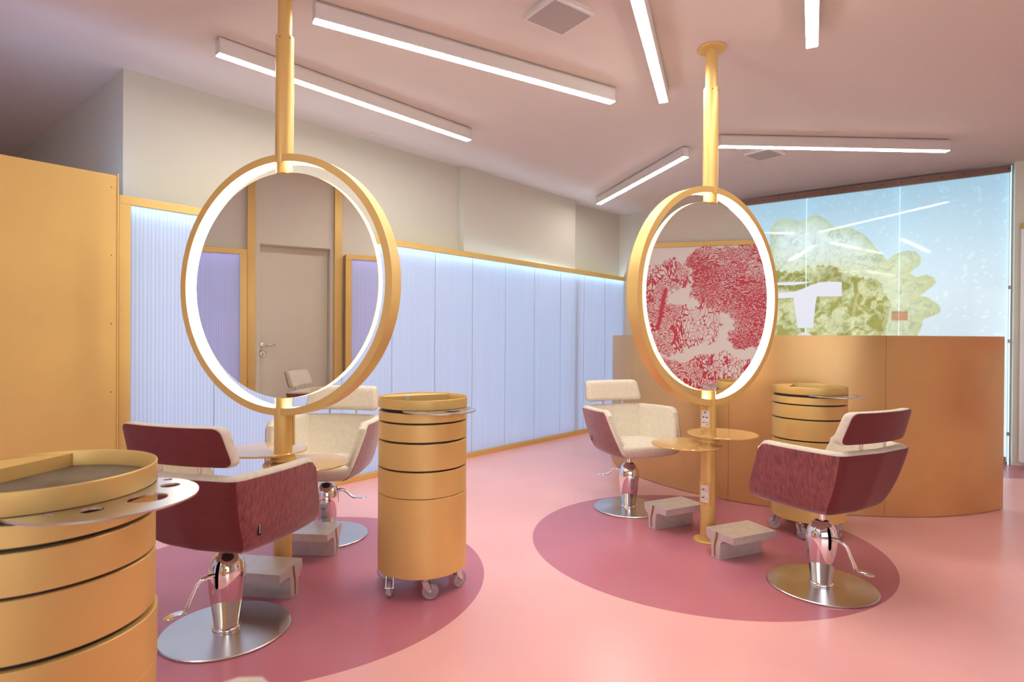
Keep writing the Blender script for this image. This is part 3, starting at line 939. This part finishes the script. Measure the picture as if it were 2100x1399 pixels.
salon_chair('maroon-backed salon chair at front left, its back to the viewer', -1.128, 2.318, 73.2, (-1.158, 2.358), -140, slot_az=-95)
salon_chair('maroon-backed salon chair at right, turned away beside the gold trolley', 1.540, 2.850, 117.2, (1.519, 2.823), -45, slot_az=-88)
salon_chair('cream salon chair facing the viewer left of the right mirror pole', 0.859, 4.138, -65.8, (0.836, 4.100), 158, lever_up=True)
salon_chair('cream salon chair facing the viewer behind the left mirror', -1.107, 3.456, -97.0, (-1.115, 3.49), 12, lever_up=True)
salon_chair('salon chair outside the left edge, seen only in the left mirror', -3.22, 1.30, -38, (-3.22, 1.30), 100)
salon_chair('salon chair at the bottom edge, only its headrest corner showing', -0.500, 0.318, 183, (-0.500, 0.318), 100)

# ------------------------------------------------------------------ footrests
def footrest(label, ox, oy, az, flip=False):
    """T-shaped cast block; local X along its length from the grooved end, local Y away from the chair"""
    root = thing('footrest', label, 'footrest', (ox, oy, 0), R(az), 'cast metal footrest blocks')
    f = -1 if flip else 1
    H_, S_ = 0.150, 0.111
    prof = [(0.0, H_), (0.0, S_)]
    prof += [(0.068, S_)]
    for a in (20, 45, 70, 90):
        prof.append((0.068 + 0.026 * math.sin(R(a)), S_ - 0.026 * (1 - math.cos(R(a)))))
    prof += [(0.098, 0.0), (0.160, 0.0), (0.163, 0.070)]
    for a in (20, 45, 70, 90):
        prof.append((0.163 + 0.03 * (1 - math.cos(R(a))), 0.070 + 0.03 * math.sin(R(a))))
    prof += [(0.203, 0.118), (0.203, H_)]
    Lg = 0.315
    bm = bmesh.new()
    a = [bm.verts.new((0, f * p[0], p[1])) for p in prof]
    b_ = [bm.verts.new((Lg, f * p[0], p[1])) for p in prof]
    n = len(prof)
    for k in range(n): bm.faces.new((a[k], a[(k + 1) % n], b_[(k + 1) % n], b_[k]))
    bm.faces.new(a[::-1]); bm.faces.new(b_)
    es = [e for e in bm.edges if abs(e.verts[0].co.x - e.verts[1].co.x) < 1e-6]
    bmesh.ops.bevel(bm, geom=es, offset=0.002, segments=2, affect='EDGES')
    from_bm('block', bm, 'cast', root)
    # gold channel running down both ends
    for xe, sx in ((0.0, -1), (Lg, 1)):
        bm = bmesh.new()
        cl = [(0.118, 0.148), (0.120, 0.125), (0.126, 0.10), (0.134, 0.075), (0.136, 0.05), (0.132, 0.012)]
        w2 = [0.0075, 0.0075, 0.007, 0.006, 0.0055, 0.005]
        rows = []
        for (yy, zz), ww in zip(cl, w2):
            rows.append([bm.verts.new((xe + sx * 0.0012, f * (yy + s * ww), zz)) for s in (-1, 1)])
        for r0, r1 in zip(rows[:-1], rows[1:]): bm.faces.new((r0[0], r0[1], r1[1], r1[0]))
        bmesh.ops.solidify(bm, geom=list(bm.faces), thickness=0.003)
        from_bm('gold_channel', bm, 'groove', root)
    return root
footrest('cast metal footrest in front of the right mirror pole, before the maroon chair', 1.174, 3.046, 24.1)
footrest('cast metal footrest left of the right mirror pole, before the cream chair', 0.950, 3.539, 26.8)
footrest('cast metal footrest in front of the left pole, behind the front chair pump', -1.014, 2.537, 172, flip=True)
footrest('cast metal footrest right of the left pole, before the steel chair base', -0.972, 3.060, 175, flip=True)

# ------------------------------------------------------------------ trolleys
def ring_shell(bm, r0, r1, z0, z1, n=96, c=(0, 0)):
    rings = []
    bv = 0.0012
    for (r, z) in ((r0, z0), (r1 - bv, z0), (r1, z0 + bv), (r1, z1 - bv), (r1 - bv, z1), (r0, z1)):
        rings.append([bm.verts.new((c[0] + r * math.cos(2 * math.pi * k / n), c[1] + r * math.sin(2 * math.pi * k / n), z)) for k in range(n)])
    for i in range(6):
        a, b_ = rings[i], rings[(i + 1) % 6]
        for k in range(n): bm.faces.new((a[k], a[(k + 1) % n], b_[(k + 1) % n], b_[k]))

def trolley(label, x, y, plate_az, lid_az, castor0, shifts, lock=False):
    root = thing('round_trolley', label, 'trolley', (x, y, 0), 0, 'round gold salon trolleys')
    Rt = 0.2125
    lathe('carcass', disc_prof(0.198, 0.11, 0.872, 0.001), 'black', root, n=64)
    lathe('base_cabinet', disc_prof(Rt + 0.0005, 0.102, 0.464, 0.0015), 'gold', root, n=112)
    levels = [(0.467, 0.585), (0.594, 0.714), (0.723, 0.802), (0.811, 0.853)]
    for (z0, z1), (dx, dy) in zip(levels, shifts):
        bm = bmesh.new(); ring_shell(bm, 0.19, Rt, z0, z1, c=(dx, dy))
        from_bm('drawer', bm, 'gold', root, smooth=True, auto=30)
    # holder plate with holes
    e, rho, pz = 0.183, 0.170, 0.864
    pa = R(plate_az)
    bm = bmesh.new()
    cx, cy = e * math.cos(pa), e * math.sin(pa)
    # crescent: outer arc of the plate circle + arc just inside the trolley rim
    outer = []
    for k in range(73):
        a = pa - R(128) + R(256) * k / 72
        p = (cx + rho * math.cos(a), cy + rho * math.sin(a))
        if math.hypot(*p) > 0.198: outer.append(p)
    a0 = math.atan2(outer[-1][1], outer[-1][0]); a1 = math.atan2(outer[0][1], outer[0][0])
    while a1 > a0: a1 -= 2 * math.pi
    inner = [(0.198 * math.cos(lerp(a0, a1, k / 24)), 0.198 * math.sin(lerp(a0, a1, k / 24))) for k in range(1, 24)]
    holes = [(0.0, 0.270, 0.037), (0.39, 0.255, 0.020), (-0.38, 0.255, 0.020), (0.63, 0.236, 0.0095), (-0.63, 0.236, 0.0095)]
    loop = outer + inner
    def mk(pts, z): return [bm.verts.new((p[0], p[1], z)) for p in pts]
    top_loops = []
    for z in (pz + 0.004, pz):
        vs = mk(loop, z)
        eds = [bm.edges.new((vs[k], vs[(k + 1) % len(vs)])) for k in range(len(vs))]
        hl = []
        for (da, rr, hr) in holes:
            da += 0.09
            hc = (rr * math.cos(pa + da), rr * math.sin(pa + da))
            hv = mk([(hc[0] + hr * math.cos(2 * math.pi * k / 28), hc[1] + hr * math.sin(2 * math.pi * k / 28)) for k in range(28)], z)
            eds += [bm.edges.new((hv[k], hv[(k + 1) % 28])) for k in range(28)]
            hl.append(hv)
        bmesh.ops.triangle_fill(bm, use_beauty=True, use_dissolve=False, edges=eds)
        top_loops.append([vs] + hl)
    for A_, B_ in zip(*top_loops):
        n = len(A_)
        for k in range(n): bm.faces.new((A_[k], A_[(k + 1) % n], B_[(k + 1) % n], B_[k]))
    from_bm('tool_holder_plate', bm, 'plate', root)
    # rim, tray, mat, lid
    bm = bmesh.new()
    n = 112
    rings = []
    for (r, z) in ((0.19, 0.869), (Rt + 0.001, 0.869), (Rt + 0.0018, 0.871), (Rt + 0.0018, 0.912), (Rt + 0.0005, 0.914), (Rt - 0.0005, 0.914), (Rt - 0.0015, 0.912), (Rt - 0.0015, 0.875), (0.19, 0.875)):
        rings.append([bm.verts.new((r * math.cos(2 * math.pi * k / n), r * math.sin(2 * math.pi * k / n), z)) for k in range(n)])
    for i in range(9):
        a, b_ = rings[i], rings[(i + 1) % 9]
        for k in range(n): bm.faces.new((a[k], a[(k + 1) % n], b_[(k + 1) % n], b_[k]))
    from_bm('tray_rim', bm, 'gold', root, smooth=True, auto=30)
    lathe('tray_mat', disc_prof(Rt - 0.003, 0.872, 0.877, 0.001), 'tray_mat', root, n=96)
    la = R(lid_az); hh = 0.105
    half = math.acos(hh / (Rt - 0.003))
    seg = [((Rt - 0.003) * math.cos(la + lerp(-half, half, k / 28)), (Rt - 0.003) * math.sin(la + lerp(-half, half, k / 28))) for k in range(29)]
    lid = prism('tray_lid', seg, 0.877, 0.9075, 'gold', root)
    if lock:
        mp = (hh - 0.003) * math.cos(la), (hh - 0.003) * math.sin(la)
        sd = (math.sin(la), -math.cos(la))
        box('lid_latch', (mp[0] - sd[0] * 0.045, mp[1] - sd[1] * 0.045, 0.897), (0.017, 0.006, 0.020), 'label', root, rz=la + math.pi / 2)
    # castors
    for k in range(6):
        a = R(castor0 + 60 * k)
        cxx, cyy = 0.178 * math.cos(a), 0.178 * math.sin(a)
        w_az = a + R((50, 78, 70, 20, -40, 15)[k])
        cst = bpy.data.objects.new('tmp', None)
        bpy.data.objects.remove(cst)
        bm = bmesh.new()
        add_lathe(bm, [(0.012, 0.086), (0.018, 0.088), (0.018, 0.100), (0.010, 0.103)], 16, (cxx, cyy, 0))
        Tm = Matrix.Translation((cxx, cyy, 0)) @ Matrix.Rotation(w_az, 4, 'Z')
        for s in (-1, 1):
            p = [(-0.012, 0.090), (0.014, 0.090), (0.032, 0.040), (0.018, 0.036), (-0.008, 0.066)]
            vs0 = [bm.verts.new(Tm @ Vector((q[0], s * 0.0155, q[1]))) for q in p]
            vs1 = [bm.verts.new(Tm @ Vector((q[0], s * 0.0175, q[1]))) for q in p]
            for i in range(5): bm.faces.new((vs0[i], vs0[(i + 1) % 5], vs1[(i + 1) % 5], vs1[i]))
            bm.faces.new(vs0); bm.faces.new(vs1[::-1])
        add_box(bm, (0, 0, 0), (1, 1, 1), mtx=Tm @ Matrix.Translation((0.0, 0, 0.088)) @ Matrix.Diagonal((0.028, 0.035, 0.004, 1)))
        gg = bmesh.ops.create_cone(bm, cap_ends=True, segments=12, radius1=0.005, radius2=0.005, depth=0.042)
        bmesh.ops.transform(bm, matrix=Tm @ Matrix.Translation((0.024, 0, 0.0375)) @ Matrix.Rotation(R(90), 4, 'X'), verts=gg['verts'])
        cs = from_bm('castor', bm, 'plate', root)
        bm = bmesh.new()
        prof = [(0.008, -0.011), (0.022, -0.010), (0.033, -0.012), (0.0372, -0.008), (0.0375, 0), (0.0372, 0.008), (0.033, 0.012), (0.022, 0.010), (0.008, 0.011)]
        add_lathe(bm, prof, 36)
        bmesh.ops.transform(bm, matrix=Tm @ Matrix.Translation((0.024, 0, 0.0375)) @ Matrix.Rotation(R(90), 4, 'X'), verts=bm.verts)
        from_bm('wheel', bm, 'clear', cs, smooth=True, auto=40)
    return root
trolley('large round gold trolley in the left foreground, nearest the viewer', -1.008, 1.238, -17, 172, -20, [(0.003, 0.0), (-0.004, 0.004), (0.0, -0.003), (0.002, 0.0)])
trolley('round gold trolley standing in the middle between the two mirrors', -0.431, 2.820, -58, 120, -137, [(-0.001, 0.0), (0.0005, -0.001), (-0.0005, 0.002), (0.002, -0.003)], lock=True)
trolley('round gold trolley behind the right chair, before the reception desk', 1.870, 3.638, -67, 148, -132, [(0.001, 0.0), (-0.001, 0.001), (0.0, 0.001), (0.001, 0.0)])

# ------------------------------------------------------------------ reception desk
DC, DR, DHt = (2.6936, 5.6104), 1.693, 1.232
desk = thing('reception_desk', 'curved gold metal reception desk front, below the lit glass screen', 'desk', (DC[0], DC[1], 0))
def arc_sheet(name, a0, a1, r0, r1, z0, z1, m, parent, n=60):
    bm = bmesh.new()
    rows = []
    for k in range(n + 1):
        a = R(lerp(a0, a1, k / n))
        rows.append([bm.verts.new((r * math.cos(a), r * math.sin(a), z)) for (r, z) in ((r0, z0), (r1, z0), (r1, z1), (r0, z1))])
    for a_, b_ in zip(rows[:-1], rows[1:]):
        for k in range(4): bm.faces.new((a_[k], a_[(k + 1) % 4], b_[(k + 1) % 4], b_[k]))
    bm.faces.new(rows[0]); bm.faces.new(rows[-1][::-1])
    return from_bm(name, bm, m, parent, smooth=True, auto=30)
cuts = [-60.9, -95.3, -129.55, -163.9, -205]
for a0, a1 in zip(cuts[:-1], cuts[1:]):
    arc_sheet('front_sheet', a0 - 0.035, a1 + 0.035, DR - 0.012, DR, 0.004, DHt, 'desk', desk)
arc_sheet('inner_lining', -61.1, -204.8, DR - 0.03, DR - 0.0125, 0.0, DHt - 0.004, 'wall_back', desk)
arc_sheet('worktop', -66, -196, DR - 0.62, DR - 0.031, 0.72, 0.75, 'white', desk)
for a in (-75, -105, -140, -175):
    bm = bmesh.new(); add_box(bm, ((DR - 0.33) * math.cos(R(a)), (DR - 0.33) * math.sin(R(a)), 0.36), (0.55, 0.03, 0.72), R(a)); from_bm('support', bm, 'wall_back', desk)

# ------------------------------------------------------------------ lit glass screen with printed picture
def in_poly(px, py, poly):
    res = np.zeros(px.shape, bool)
    n = len(poly)
    for i in range(n):
        x0, y0 = poly[i]; x1, y1 = poly[(i + 1) % n]
        c = ((y0 > py) != (y1 > py))
        with np.errstate(divide='ignore', invalid='ignore'):
            xx = (x1 - x0) * (py - y0) / (y1 - y0 + 1e-12) + x0
        res ^= c & (px < xx)
    return res
def poly_dist(px, py, poly):
    d2 = np.full(px.shape, 1e9)
    n = len(poly)
    for i in range(n):
        x0, y0 = poly[i]; x1, y1 = poly[(i + 1) % n]
        dx, dy = x1 - x0, y1 - y0
        t = np.clip(((px - x0) * dx + (py - y0) * dy) / (dx * dx + dy * dy + 1e-12), 0, 1)
        d2 = np.minimum(d2, (px - x0 - t * dx) ** 2 + (py - y0 - t * dy) ** 2)
    return np.sqrt(d2)
rng = np.random.default_rng(5)
PERM = rng.random((256, 256))
def vnoise(x, y):
    xi = np.floor(x).astype(int); yi = np.floor(y).astype(int)
    fx = x - xi; fy = y - yi
    fx = fx * fx * (3 - 2 * fx); fy = fy * fy * (3 - 2 * fy)
    g_ = lambda a, b_: PERM[a % 256, b_ % 256]
    return (g_(xi, yi) * (1 - fx) + g_(xi + 1, yi) * fx) * (1 - fy) + (g_(xi, yi + 1) * (1 - fx) + g_(xi + 1, yi + 1) * fx) * fy
def fbm(x, y, o=4):
    s = 0; a = 0.5; tot = 0
    for k in range(o):
        s = s + a * vnoise(x * 2 ** k + 17 * k, y * 2 ** k + 31 * k); tot += a; a *= 0.5
    return s / tot
OUT = [(1.982,2.370),(1.981,2.535),(2.082,2.642),(2.200,2.619),(2.298,2.580),(2.395,2.613),(2.466,2.649),(2.553,2.586),(2.630,2.516),(2.661,2.469),(2.737,2.478),(2.841,2.441),(2.929,2.381),(3.002,2.298),(3.059,2.218),(3.116,2.130),(3.166,2.060),(3.227,2.121),(3.322,2.154),(3.415,2.138),(3.462,2.070),(3.449,1.991),(3.364,1.916),(3.417,1.864),(3.509,1.888),(3.573,1.855),(3.593,1.799),(3.548,1.746),(3.458,1.678),(3.537,1.635),(3.614,1.570),(3.633,1.514),(3.615,1.475),(3.487,1.422),(3.480,1.366),(3.436,1.246),(3.397,1.109),(1.806,1.084)]
INN = [(1.811,2.014),(2.104,2.013),(2.271,1.994),(2.384,2.031),(2.557,2.045),(2.710,2.017),(2.801,1.951),(2.933,1.893),(3.006,1.847),(3.105,1.866),(3.147,1.748),(3.204,1.614),(3.218,1.516),(3.164,1.369),(3.153,1.105),(1.818,1.083)]
def picture_colour(u, z):
    n1 = fbm(u * 9, z * 9); n2 = fbm(u * 26 + 5, z * 26); n3 = fbm(u * 5 + 40, z * 5 + 9)
    wob = (n1 - 0.5) * 0.03
    o = in_poly(u + wob * 0.5, z + wob * 0.5, OUT); i = in_poly(u + wob * 2.2, z + (n2 - 0.5) * 0.10, INN)
    do = poly_dist(u, z, OUT); di = poly_dist(u, z, INN)
    # background: pale blue to near white at lower right
    t = np.clip((2.75 - z) / 1.1, 0, 1)[..., None]
    bg = np.array([0.40, 0.60, 0.74]) * (1 - t) + np.array([0.66, 0.77, 0.84]) * t
    sp_ = (fbm(u * 30 + 90, z * 30 + 3, 3) > 0.73)[..., None]
    bg = np.where(sp_, bg * 1.12, bg)
    # rind
    rb = np.clip(do / 0.14, 0, 1)
    light = np.array([0.60, 0.70, 0.68]); edge = np.array([0.42, 0.52, 0.36]); olive = np.array([0.42, 0.42, 0.15])
    upper = np.clip((z - 1.95) / 0.35, 0, 1)
    s = (0.30 + 0.70 * n2)[..., None]
    rind = edge * (1 - rb[..., None]) + light * rb[..., None]
    low = np.array([0.55, 0.56, 0.28])
    rind = rind * (0.35 + 0.65 * upper[..., None]) + low * (0.65 - 0.65 * upper[..., None])
    rind = rind * (0.80 + 0.42 * s)
    ridge = (np.abs(n1 - 0.5) < 0.02)[..., None]
    rind = np.where(ridge & (z < 2.45)[..., None], rind * 0.82, rind)
    # ruffled inside
    wx = u + (n3 - 0.5) * 0.5; wz = z + (n1 - 0.5) * 0.35
    r = fbm(wx * 7 + 3, wz * 5 + 11, 3)
    rr = np.abs(r - 0.5) * 2
    ruffle = np.clip((0.26 - rr) / 0.22, 0, 1)[..., None]
    hi = np.clip((0.05 - np.abs(rr - 0.25)) / 0.05, 0, 1)[..., None]
    deep = np.array([0.33, 0.32, 0.085]); pale = np.array([0.60, 0.62, 0.36])
    inn = deep * (1 - ruffle) + pale * ruffle
    inn = inn + hi * np.array([0.16, 0.18, 0.16])
    inn = inn * (0.8 + 0.4 * n2[..., None])
    k = np.clip((z - 1.70) / 0.3, 0, 1) * np.clip(di / 0.05, 0, 1)
    inn = inn * (1 - 0.25 * k[..., None])
    c = np.where(i[..., None], inn, rind)
    c = np.where(o[..., None], c, bg)
    return np.clip(c, 0, 1)
def attr_grid(name, w0, w1, z0, z1, step, colour, T, m, parent):
    nx = int((w1 - w0) / step) + 1; nz = int((z1 - z0) / step) + 1
    us = np.linspace(w0, w1, nx); zs = np.linspace(z0, z1, nz)
    U, Z = np.meshgrid(us, zs)
    co = np.stack([U.ravel(), np.zeros(U.size), Z.ravel()], 1).astype(np.float32)
    idx = np.arange(nx * nz).reshape(nz, nx)
    f = np.stack([idx[:-1, :-1], idx[:-1, 1:], idx[1:, 1:], idx[1:, :-1]], -1).reshape(-1, 4)
    me = bpy.data.meshes.new(name)
    me.vertices.add(len(co)); me.vertices.foreach_set('co', co.ravel())
    me.loops.add(f.size); me.loops.foreach_set('vertex_index', f.ravel().astype(np.int32))
    me.polygons.add(len(f)); me.polygons.foreach_set('loop_start', np.arange(0, f.size, 4, dtype=np.int32))
    me.update(calc_edges=True)
    at = me.color_attributes.new('print', 'FLOAT_COLOR', 'POINT')
    c = colour(U, Z).reshape(-1, 3)
    at.data.foreach_set('color', np.concatenate([c, np.ones((len(c), 1))], 1).astype(np.float32).ravel())
    o = link(name, me, m, parent)
    o.matrix_local = T
    return o
m, nt, b = mat('backlit_print')
at = nt.nodes.new('ShaderNodeAttribute'); at.attribute_name = 'print'
nt.links.new(at.outputs['Color'], b.inputs['Base Color']); nt.links.new(at.outputs['Color'], b.inputs['Emission Color'])
b.inputs['Emission Strength'].default_value = 0.27
b.inputs['Roughness'].default_value = 0.6
M['print'] = m
scr = thing('glass_screen', 'tall backlit glass screen printed with a pale green fruit, behind the desk', 'glass screen', (WC[0], WC[1], 0), GA)
attr_grid('printed_picture', 1.49, 4.16, 0.02, 2.84, 0.009, picture_colour, Matrix.Translation((0, 0.03, 0)), 'print', scr)
box('backing_board', (2.83, 0.045, 1.45), (2.68, 0.02, 2.86), 'white', scr)
for u0, u1 in ((1.485, 2.378), (2.382, 3.274), (3.278, 4.165)):
    gp_ = box('glass_pane', ((u0 + u1) / 2, -0.002, 1.46), (u1 - u0, 0.008, 2.88), 'glass', scr)
for u in (2.380, 3.276):
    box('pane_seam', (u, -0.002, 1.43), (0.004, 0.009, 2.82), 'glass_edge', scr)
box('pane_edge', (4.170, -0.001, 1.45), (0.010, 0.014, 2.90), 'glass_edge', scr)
rail = box('top_rail', (2.83, -0.012, 2.872), (2.68, 0.012, 0.070), 'rail', scr)
for k in range(16):
    u = 1.57 + 0.172 * k
    bm = bmesh.new()
    gg = bmesh.ops.create_cone(bm, cap_ends=True, segments=12, radius1=0.006, radius2=0.005, depth=0.004)
    bmesh.ops.transform(bm, matrix=Matrix.Translation((u, -0.020, 2.872)) @ Matrix.Rotation(R(90), 4, 'X'), verts=gg['verts'])
    from_bm('rail_screw', bm, 'black', rail)
for z in (1.72, 1.20, 0.30):
    box('glass_clip', (4.168, -0.008, z), (0.022, 0.018, 0.035), 'rail', scr)
box('bottom_clip', (4.12, -0.012, 0.04), (0.07, 0.02, 0.07), 'rail', scr)
# raised white lettering on the glass
TEE = [(1.900,1.684),(2.123,1.758),(2.200,1.757),(2.273,1.761),(2.350,1.788),(2.433,1.825),(2.527,1.855),(2.620,1.857),(2.745,1.847),(2.746,1.689),(2.497,1.695),(2.486,1.620),(2.461,1.336),(2.300,1.337),(2.253,1.690),(1.900,1.690)]
SWASH = [(1.869,1.868),(1.969,1.875),(2.122,1.876),(2.449,1.868),(2.369,1.846),(2.239,1.836),(2.123,1.843),(1.969,1.848)]
def upright(poly, y0, y1, name, m, parent):
    bm = bmesh.new()
    a = [bm.verts.new((p[0], y0, p[1])) for p in poly]; b_ = [bm.verts.new((p[0], y1, p[1])) for p in poly]
    n = len(poly)
    for k in range(n): bm.faces.new((a[k], a[(k + 1) % n], b_[(k + 1) % n], b_[k]))
    bm.faces.new(a); bm.faces.new(b_[::-1])
    return from_bm(name, bm, m, parent)
m, nt, b = mat('white_letter')
b.inputs['Base Color'].default_value = (0.62, 0.68, 0.74, 1)
b.inputs['Emission Color'].default_value = (0.62, 0.74, 0.88, 1)
b.inputs['Emission Strength'].default_value = 0.13  # slight glow put in to brighten the letters, which are no lamps
M['letter'] = m
upright(TEE, -0.034, -0.022, 'letter_t', 'letter', scr)
upright(SWASH, -0.034, -0.022, 'letter_swash', 'letter', scr)
dot = [(2.375 + 0.098 * math.cos(2 * math.pi * k / 40), 1.188 + 0.098 * math.sin(2 * math.pi * k / 40)) for k in range(40)]
upright(dot, -0.034, -0.022, 'letter_dot', 'letter', scr)
for (u, z) in ((2.38, 1.6), (2.6, 1.77), (2.1, 1.72), (2.2, 1.855), (2.375, 1.19)):
    bm = bmesh.new()
    gg = bmesh.ops.create_cone(bm, cap_ends=True, segments=12, radius1=0.008, radius2=0.008, depth=0.018)
    bmesh.ops.transform(bm, matrix=Matrix.Translation((u, -0.014, z)) @ Matrix.Rotation(R(90), 4, 'X'), verts=gg['verts'])
    from_bm('letter_spacer', bm, 'white', scr)
M['reflection_tint'] = glass_mat('red_reflection_tint', (0.96, 0.72, 0.66), 1.2)
refl_patch = box('red_reflection', (3.283, -0.0075, 1.46), (0.143, 0.001, 0.096), 'reflection_tint', scr)  # thin tinted patch standing in for a red reflection in the glass

# ------------------------------------------------------------------ mural on the right wall
DENSE = [(-2.650,2.269),(-2.784,2.091),(-2.647,1.905),(-2.723,1.724),(-2.626,1.622),(-2.396,1.500),(-2.170,1.419),(-2.263,1.339),(-2.271,1.220),(-2.130,1.062),(-2.020,1.083),(-1.966,1.163),(-1.6,1.12),(-1.3,1.4),(-1.2,2.0),(-1.35,2.30)]
LEAFA = [(-3.5,1.9),(-3.180,2.061),(-2.922,2.136),(-2.784,2.030),(-2.656,1.845),(-2.821,1.787),(-2.939,1.768),(-2.997,1.646),(-2.878,1.563),(-2.722,1.542),(-2.549,1.601),(-2.396,1.500),(-2.376,1.319),(-2.393,1.199),(-2.545,1.178),(-2.776,1.075),(-2.973,1.011),(-3.093,1.112),(-3.3,1.15),(-3.6,1.4)]
LEAFB = [(-3.2,1.03),(-2.992,0.990),(-2.775,0.912),(-2.545,1.057),(-2.317,1.020),(-2.019,0.926),(-1.8,0.8),(-1.85,0.35),(-3.2,0.35)]
TRUNK = [(-2.968,1.789),(-3.055,1.300),(-3.105,1.300),(-3.012,1.790)]
def mural_colour(t, z):
    n1 = fbm(t * 9, z * 9); wob = (n1 - 0.5) * 0.16; n2 = fbm(t * 3 + 7, z * 3); n4 = fbm(t * 22, z * 22)
    w2 = (n4 - 0.5) * 0.10
    de = in_poly(t + wob + w2, z + wob - w2, DENSE)
    le = in_poly(t + wob + w2, z + wob - w2, LEAFA) | in_poly(t + wob + w2, z + wob, LEAFB)
    tr = in_poly(t + wob * 0.1, z, TRUNK)
    c = np.zeros(t.shape + (3,))
    c[..., 0] = np.where(de | le, 1.0, 0.0)
    c[..., 1] = np.where(de, np.clip(0.55 + (n2 - 0.42) * 1.5, 0.3, 1.0), np.clip(0.1 + (n2 - 0.4) * 0.8, 0.0, 0.4))
    c[..., 2] = np.where(tr, 1.0, 0.0)
    return c
m, nt, b = mat('tree_mural')
L = nt.links.new
at = nt.nodes.new('ShaderNodeAttribute'); at.attribute_name = 'print'
sep = nt.nodes.new('ShaderNodeSeparateColor'); L(at.outputs['Color'], sep.inputs[0])
tc = nt.nodes.new('ShaderNodeTexCoord')
def leaf_layer(scale, stretch):
    mp = nt.nodes.new('ShaderNodeMapping'); mp.inputs['Scale'].default_value = stretch
    L(tc.outputs['Object'], mp.inputs[0])
    nz = nt.nodes.new('ShaderNodeTexNoise'); nz.inputs['Scale'].default_value = 4; L(mp.outputs[0], nz.inputs['Vector'])
    ad = nt.nodes.new('ShaderNodeVectorMath'); ad.operation = 'MULTIPLY_ADD'
    L(nz.outputs['Color'], ad.inputs[0]); ad.inputs[1].default_value = (0.25, 0.0, 0.25); L(mp.outputs[0], ad.inputs[2])
    v = nt.nodes.new('ShaderNodeTexVoronoi'); v.feature = 'DISTANCE_TO_EDGE'; v.inputs['Scale'].default_value = scale
    L(ad.outputs[0], v.inputs['Vector'])
    return v.outputs['Distance']
la_ = leaf_layer(21, (1.7, 1, 0.8)); lb_ = leaf_layer(52, (0.8, 1, 1.7))
th = nt.nodes.new('ShaderNodeMapRange'); th.inputs[1].default_value = 0; th.inputs[2].default_value = 0.45; th.inputs[3].default_value = 0.05; th.inputs[4].default_value = 0.22
L(sep.outputs[1], th.inputs[0])
ca = nt.nodes.new('ShaderNodeMath'); ca.operation = 'LESS_THAN'; L(la_, ca.inputs[0]); L(th.outputs[0], ca.inputs[1])
thb = nt.nodes.new('ShaderNodeMapRange'); thb.inputs[1].default_value = 0.3; thb.inputs[2].default_value = 1.0; thb.inputs[3].default_value = 0.10; thb.inputs[4].default_value = 0.24
L(sep.outputs[1], thb.inputs[0])
cb = nt.nodes.new('ShaderNodeMath'); cb.operation = 'LESS_THAN'; L(lb_, cb.inputs[0]); L(thb.outputs[0], cb.inputs[1])
sel = nt.nodes.new('ShaderNodeMath'); sel.operation = 'GREATER_THAN'; L(sep.outputs[1], sel.inputs[0]); sel.inputs[1].default_value = 0.45 * 0.6
mxa = nt.nodes.new('ShaderNodeMix'); L(sel.outputs[0], mxa.inputs[0]); L(ca.outputs[0], mxa.inputs[2]); L(cb.outputs[0], mxa.inputs[3])
mu = nt.nodes.new('ShaderNodeMath'); mu.operation = 'MULTIPLY'; L(mxa.outputs[0], mu.inputs[0]); L(sep.outputs[0], mu.inputs[1])
mxm = nt.nodes.new('ShaderNodeMath'); mxm.operation = 'MAXIMUM'; L(mu.outputs[0], mxm.inputs[0]); L(sep.outputs[2], mxm.inputs[1])
mc = nt.nodes.new('ShaderNodeMix'); mc.data_type = 'RGBA'; mc.inputs['A'].default_value = (0.93, 0.93, 0.89, 1); mc.inputs['B'].default_value = (0.66, 0.055, 0.10, 1)
L(mxm.outputs[0], mc.inputs['Factor']); L(mc.outputs['Result'], b.inputs['Base Color'])
b.inputs['Roughness'].default_value = 0.5
M['mural'] = m
mur = thing('tree_mural', 'mural of pink and red trees on white, reflected in the right mirror', 'mural', (RP[0] - 0.012, RP[1], 0), RA)
# local X runs along the wall; the room is on its left (+Y)
attr_grid('printed_sheet', -4.6, -0.15, 0.05, 2.27, 0.012, mural_colour, Matrix.Translation((0, 0.014, 0)), 'mural', mur)
box('board', (-2.375, 0.006, 1.16), (4.45, 0.014, 2.22), 'white', mur)
box('top_strip', (-2.375, 0.012, 2.297), (4.45, 0.03, 0.052), 'gold', mur)

# emergency light high on the left wall, seen in the left mirror
el = thing('emergency_light', 'small white emergency light high above the left glowing panel in the mirror', 'light', lloc(-3.22, -3.22, 2.56), dang)
box('case', (0, 0, 0), (0.10, 0.05, 0.06), 'white', el, bevel=0.004)
box('indicator', (0.035, 0.026, 0.012), (0.008, 0.004, 0.008), 'green', el)
